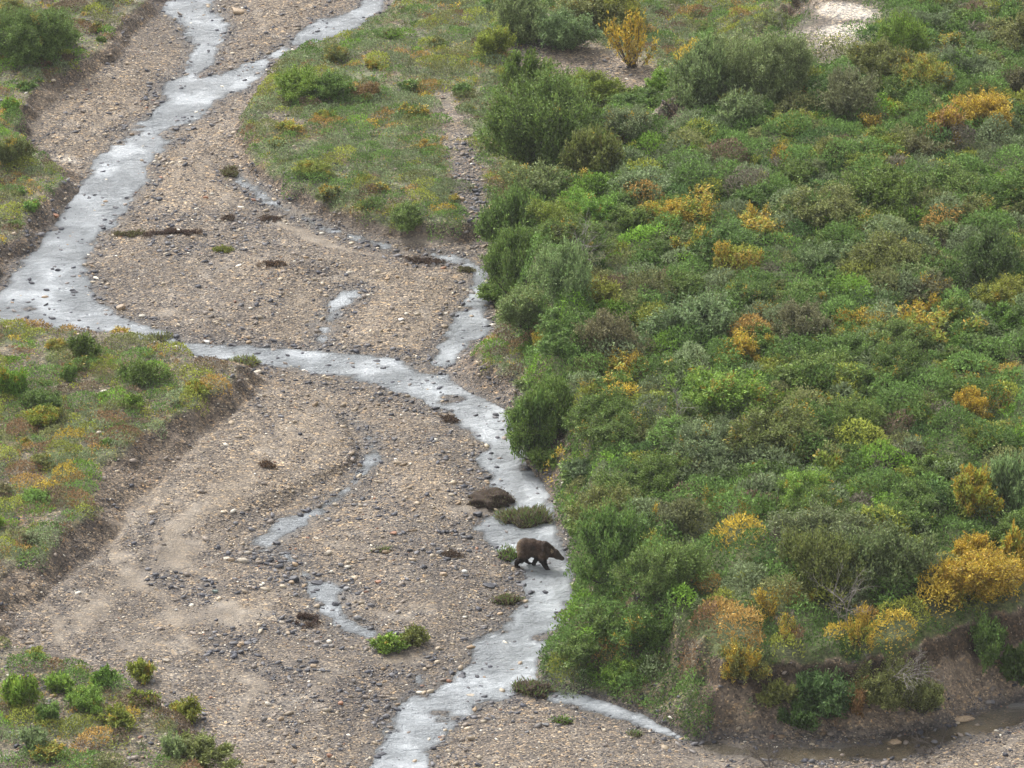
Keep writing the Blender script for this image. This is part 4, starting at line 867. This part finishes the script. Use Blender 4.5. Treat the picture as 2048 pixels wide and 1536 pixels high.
CU = [
 ('sod_clump','sod',988,1003,72,30,['b','p','b','ol'],'dark brown sod clump lying in the water behind the bear',.05,1500,1.1),
 ('grass_clump','grass clump',1050,1045,92,26,['ol','b','g','ol','gb'],'brown-green grass clump growing in the stream just behind the bear',.22,1900,1.0),
 ('grass_clump','grass clump',1019,1116,32,18,['g','bg','ol'],'small green plant tuft at the water edge by the bear hind foot',.14,500,1.2),
 ('grass_clump','grass clump',1014,1203,50,14,['b','ol','g','b'],'brown and green sod tuft on the gravel spit below the bear',.10,900,1.0),
 ('grass_clump','grass clump',1065,1383,66,24,['g','b','ol','gb'],'mixed tuft on the tiny islet where the stream forks',.16,900,1.0),
 ('moss_patch','moss patch',345,466,110,16,['p','b','p'],'long purple-brown moss patch on the river island',.05,1500,.8),
 ('moss_patch','moss patch',255,470,60,14,['ol','b'],'olive moss patch at the island river edge',.06,600,.8),
 ('moss_patch','moss patch',455,437,26,14,['p','b'],'small dark moss cushion beyond the long moss patch',.05,300,1.),
 ('moss_patch','moss patch',540,440,44,14,['p','b'],'brown moss cushion beside the pale island rock',.05,400,1.),
 ('moss_patch','moss patch',548,530,60,14,['p','b','r'],'reddish moss patch in the middle of the island',.05,600,.8),
 ('moss_patch','moss patch',845,523,80,16,['p','b'],'dark moss patch by the narrow side stream',.05,900,.9),
 ('moss_patch','moss patch',931,541,36,14,['ol','b'],'olive mound at the side stream bend',.06,400,1.2),
 ('moss_patch','moss patch',446,501,40,12,['ol','yg'],'yellow-green moss tuft low on the island',.06,400,.8),
 ('moss_patch','moss patch',462,350,28,22,['ol','b'],'dark tuft at the head of the thin side channel',.12,500,1.),
 ('moss_patch','moss patch',538,930,34,16,['p','r','b'],'reddish moss cushion alone on the broad bar',.06,500,1.),
 ('moss_patch','moss patch',546,882,24,10,['p','b'],'faint dark moss cushion beyond the reddish one',.05,250,1.),
 ('moss_patch','moss patch',609,1243,46,24,['p','b','p'],'purple-brown moss cushion beside the bright puddle',.08,900,1.1),
 ('moss_patch','moss patch',895,840,44,12,['p','b'],'dark moss on the bar edge above the riffle',.05,400,.8),
 ('moss_patch','moss patch',905,1110,34,12,['b','p'],'brown moss among stones near the bear',.05,400,.8),
 ('grass_clump','grass clump',492,728,44,14,['gg','gb','yg'],'pale dry grass clump on the terrace point',.20,500,.6),
 ('grass_clump','grass clump',320,682,44,12,['gg','gb','yg'],'grey-green grass clump at the terrace shore',.16,450,.6),
 ('grass_clump','grass clump',1125,1445,30,10,['bg','g'],'little green tuft on the bar beyond the fork',.1,250,.9),
 ('grass_clump','grass clump',1270,1470,20,8,['g','ol'],'tiny green tuft beside the thin side stream',.1,150,.9),
 ('grass_clump','grass clump',765,1100,36,10,['g','ol'],'sparse green sprout on the stony bar',.1,120,.5),
]
for i, q in enumerate(CU): cushion(q[0], q[1], q[2], q[3], q[4], q[5], q[6], q[7], 40+i, q[8], q[9], q[10], group={'moss_patch': 'moss patches on the river bars', 'grass_clump': 'grass clumps by the water'}.get(q[0]))
for i, (cx, cy, w_, h_, colour, trn, lab) in enumerate([(780,1285,60,50,'bright green',.08,'fresh green willow tuft growing alone on the near gravel bar'),(825,1270,56,50,'olive',.08,'brownish willow tuft joined to the fresh green tuft on the bar')]):
    x, y, z = at(np.array([float(cx)]), np.array([cy+16.])); put_shrub(float(x[0]), float(y[0]), float(z[0]), w_*.5/49, h_*.55/49, colour, trn, lab, 'willow_shrub', 'shrub', 'willow shrubs', seed=880+i)

# ------------------------------------------------------------------ dead wood
def dead(name, px, py, hgt, spread, n, label, seed, lean=(0, 0), m=M_dead):
    r = np.random.default_rng(seed); x, y, z = at(np.array([float(px)]), np.array([float(py)]))
    paths, rads = [], []
    def grow(p, d, L, rd, lev):
        K = 5; pts = [p]
        for i in range(K-1):
            d = unit(d+r.normal(0, .16, 3)); p = p+d*L/(K-1); pts.append(p)
            if lev < 2 and i > 0:
                for _ in range(2): grow(p, unit(d*.8+r.normal(0, .55, 3)), L*.5, rd*.55, lev+1)
        paths.append(pts); rads.append(np.linspace(rd, rd*.35, K))
    for i in range(n): grow(np.array([r.normal(0, .05), r.normal(0, .05), -.1]), unit(np.array([lean[0]+r.normal(0, spread), lean[1]+r.normal(0, spread), 1.])), hgt*r.uniform(.7, 1), .02, 0)
    V, F = tubes(np.array(paths), np.array(rads), 5); o = link(name, mk_mesh(name, V, F, m), None, label=label, category='dead wood' if name != 'bare_branch' else 'branch')
    o.location = (float(x[0]), float(y[0]), float(z[0])); return o
dead('dead_shrub', 1690, 1270, 2.3, .12, 3, 'bleached upright dead stem standing on the cut bank lip', 3)
dead('driftwood', 1765, 1330, 1.9, .5, 4, 'grey dead branches hanging down the cut bank by the golden birch', 4, (.9, -.8))
dead('driftwood', 1740, 1400, 1.2, .6, 3, 'low grey snag on the cut bank face below the golden birch', 5, (-.6, -.6))
dead('driftwood', 1540, 1535, 1.3, .9, 6, 'dark tangled snag in the mud at the bottom edge', 6, (-.8, .3), M_stem)
dead('driftwood', 1870, 1500, .9, 1.2, 6, 'dark twiggy debris in the olive shallow pool', 7, (-.8, .2), M_stem)
dead('dead_shrub', 1165, 555, 2.2, .15, 3, 'thin bare grey twig tree among the silvery willow', 8)
dead('dead_shrub', 1345, 870, 1.9, .3, 4, 'bare grey twigs rising from the green slope above the bend', 9)
dead('bare_branch', 1240, 1180, 1.3, .2, 2, 'dark bare branch sticking out of the green willow above the bear', 10, (-.5, -.2), M_stem)
dead('dead_shrub', 1600, 100, 2.4, .35, 5, 'bare grey branches above the widest grey willow', 12)

# ------------------------------------------------------------------ the bear
import bmesh
def bear():
    x0, y0 = unproj(1033.6, 1131.0, 0.0)
    root = bpy.data.objects.new('bear', None); C.objects.link(root); root.location = (float(x0), float(y0), 0.0); root.rotation_euler = (0, 0, rad(-9))
    root['label'] = 'dark brown bear walking head down across the shallow stream'; root['category'] = 'bear'
    VV, FF = [], []; sv, sf = ico(3)
    def ell(c, r, rot=0.):
        V = sv*np.array(r); cs, sn = math.cos(rot), math.sin(rot); V = np.stack([V[:, 0]*cs+V[:, 2]*sn, V[:, 1], -V[:, 0]*sn+V[:, 2]*cs], -1)+np.array(c)
        FF.append(sf+sum(len(v) for v in VV)); VV.append(V)
    def limb(pts):
        for (p, q) in zip(pts[:-1], pts[1:]):
            p, q = np.array(p, float), np.array(q, float); n = max(2, int(np.linalg.norm(q[:3]-p[:3])/.025))
            for i in range(n+1):
                a = p+(q-p)*i/n; ell(a[:3], (a[3], a[3]*.85, a[3]))
    # trunk
    ell((.37, 0, .80), (.37, .30, .41), -.15); ell((.58, 0, .82), (.42, .31, .38), 0.1); ell((.86, 0, .80), (.36, .29, .34), .12); ell((1.08, 0, .79), (.28, .27, .34))
    ell((1.11, 0, .97), (.19, .16, .17)); ell((.62, 0, .70), (.4, .27, .24))
    ell((.14, 0, .80), (.12, .10, .14))
    limb([(1.1, 0, .82, .29), (1.32, 0, .72, .225), (1.47, 0, .655, .18)])
    # head
    ell((1.53, 0, .655), (.20, .175, .18), .5); ell((1.60, 0, .585), (.175, .145, .15), .5)
    limb([(1.62, 0, .575, .135), (1.73, 0, .50, .108), (1.82, 0, .445, .085)])
    ell((1.58, 0, .51), (.17, .12, .085), .5)
    for s in (-1, 1): ell((1.445, s*.135, .795), (.035, .055, .065), -.2)
    # legs: x, y, z, radius
    limb([(.30, -.15, .66, .24), (.28, -.17, .46, .18), (.15, -.18, .33, .125), (.02, -.18, .22, .092), (.01, -.18, .10, .078), (.03, -.18, .03, .072), (.12, -.18, .005, .062)])
    limb([(.38, .15, .62, .22), (.42, .16, .42, .15), (.33, .16, .25, .09), (.36, .16, .15, .075), (.43, .16, .09, .068), (.50, .16, .065, .055)])
    limb([(1.02, .14, .66, .22), (.88, .15, .44, .135), (.76, .15, .26, .092), (.66, .15, .08, .078), (.66, .15, -.02, .075), (.74, .15, -.05, .06)])
    limb([(1.10, -.15, .66, .23), (1.06, -.17, .44, .155), (1.12, -.17, .26, .115), (1.21, -.17, .10, .088), (1.28, -.17, -.03, .08), (1.36, -.17, -.06, .062)])
    me = bpy.data.meshes.new('bear_raw'); me.from_pydata(np.concatenate(VV).tolist(), [], np.concatenate(FF).tolist())
    o = bpy.data.objects.new('bear_raw', me); C.objects.link(o)
    m1 = o.modifiers.new('r', 'REMESH'); m1.mode = 'VOXEL'; m1.voxel_size = .02; m2 = o.modifiers.new('s', 'SMOOTH'); m2.iterations = 6; m2.factor = .5
    dg = bpy.context.evaluated_depsgraph_get(); bm_ = bpy.data.meshes.new_from_object(o.evaluated_get(dg)); bpy.data.objects.remove(o)
    n = len(bm_.vertices); V = np.zeros(n*3, np.float32); bm_.vertices.foreach_get('co', V); V = V.reshape(-1, 3); NN = np.zeros(n*3, np.float32); bm_.vertices.foreach_get('normal', NN); NN = NN.reshape(-1, 3)
    V2 = V+NN*((fbm(V[:, 0]*1.+V[:, 1], V[:, 2]*1.-V[:, 1]*.7, .09, 2, 3)-.5)*.03)[:, None]; bm_.vertices.foreach_set('co', V2.astype(np.float32).ravel())
    bm_.polygons.foreach_set('use_smooth', np.ones(len(bm_.polygons), bool))
    def furcol(P, r=None):
        z = P[:, 2]; xx = P[:, 0]
        c0 = np.array([.022, .015, .012]); c1 = np.array([.074, .046, .032]); c2 = np.array([.16, .105, .07])
        body = step(.38, .62, z); c = c0+(c1-c0)*body[:, None]
        f = (step(.62, .5, z) if False else 0)
        flank = np.exp(-((z-.62)/.12)**2)*np.exp(-((xx-.8)/.4)**2); c = c+(c2-c)*(flank*.55)[:, None]
        rump_rim = np.exp(-((xx-.05)/.14)**2)*step(.35, .7, z); c = c+(np.array([.34, .25, .15])-c)*(rump_rim*.6)[:, None]  # backlit rim on the rump, painted into the fur colour
        back_rim = step(1.0, 1.22, z); c = c+(c2-c)*(back_rim*.45)[:, None]  # rim light along the back, also painted as paler fur
        face = step(1.5, 1.7, xx); c = c+(np.array([.075, .058, .048])-c)*face[:, None]
        ear = ((np.abs(P[:, 1]) > .1) & (xx > 1.40) & (xx < 1.5) & (z > .76)); c[ear] = (.42, .31, .2)
        nt_ = fbm(P[:, 0]*2, P[:, 2]*2+P[:, 1], .22, 5, 3); return c*(.35+1.3*nt_)[:, None]
    ca = bm_.color_attributes.new('tint', 'FLOAT_COLOR', 'POINT'); q = np.ones((n, 4), np.float32); q[:, :3] = furcol(V)*.8; ca.data.foreach_set('color', q.ravel())
    bm_.materials.clear(); bm_.materials.append(M_fur); link('body', bm_, root)
    # coat: short hairs lying back and down, longer on the back
    r = np.random.default_rng(4); k = r.integers(n, size=26000); P = V[k]; Q = NN[k]
    flow = np.tile(np.array([-.8, 0, -.5]), (len(k), 1)); flow = flow-Q*(flow*Q).sum(1, keepdims=True)
    D = unit(flow+Q*.55+r.normal(0, .22, P.shape)); ln_ = np.where(P[:, 0] > 1.5, .018, np.where(P[:, 2] < .3, .025, .05))*r.uniform(.6, 1.4, len(k))
    v, f = leaf_quads(P-Q*.005, D, unit(Q+r.normal(0, .4, Q.shape)), ln_, np.full(len(k), .008)); cc = furcol(P)*r.uniform(.7, 1.7, (len(k), 1))
    link('fur', mk_mesh('fur', v, f, M_fur, np.repeat(cc, 4, 0)), root)
    def small(nm, c, rr, m):
        V, F = ico(3); link(nm, mk_mesh(nm, V*np.array(rr)+np.array(c), F, m, smooth=True), root)
    small('nose', (1.885, 0, .425), (.028, .038, .026), M_black)
    for s in (-1, 1): small('eye', (1.66, s*.095, .635), (.013, .012, .013), M_black)
    claws = [(.18, -.18, 0), (.55, .16, .05), (.79, .15, -.06), (1.41, -.17, -.07)]
    for cx, cy, cz in claws:
        pp = np.array([[(cx-.02, cy+o_, cz+.01), (cx+.02, cy+o_, cz), (cx+.045, cy+o_, cz-.02)] for o_ in (-.045, -.022, 0, .022, .045)]); v, f = tubes(pp, np.tile([.009, .007, .003], (5, 1)), 5)
        link('claws', mk_mesh('claws', v, f, M_black), root)
M_fur = attr_mat('bear_fur', .65, .0, .25)
M_black = plain('black_skin', (.012, .011, .011), .35, 20, .2, .1)
bear()

# ------------------------------------------------------------------ the air
hm = bpy.data.materials.new('haze_air'); hm.use_nodes = True; t = hm.node_tree; t.nodes.clear()
o_ = t.nodes.new('ShaderNodeOutputMaterial'); pv = t.nodes.new('ShaderNodeVolumePrincipled'); pv.inputs['Density'].default_value = .00010; pv.inputs['Color'].default_value = (.93, .95, 1, 1); pv.inputs['Anisotropy'].default_value = .2
ln(t, pv.outputs[0], o_.inputs['Volume'])
hv = np.array([(x, y, z) for z in (-2.5, CAM[2]+6) for y in (-1000, 1000) for x in (-1000, 1000)], float)
link('haze', mk_mesh('haze', hv, np.array([(0, 2, 3, 1), (4, 5, 7, 6), (0, 1, 5, 4), (2, 6, 7, 3), (0, 4, 6, 2), (1, 3, 7, 5)]), hm), kind='stuff')
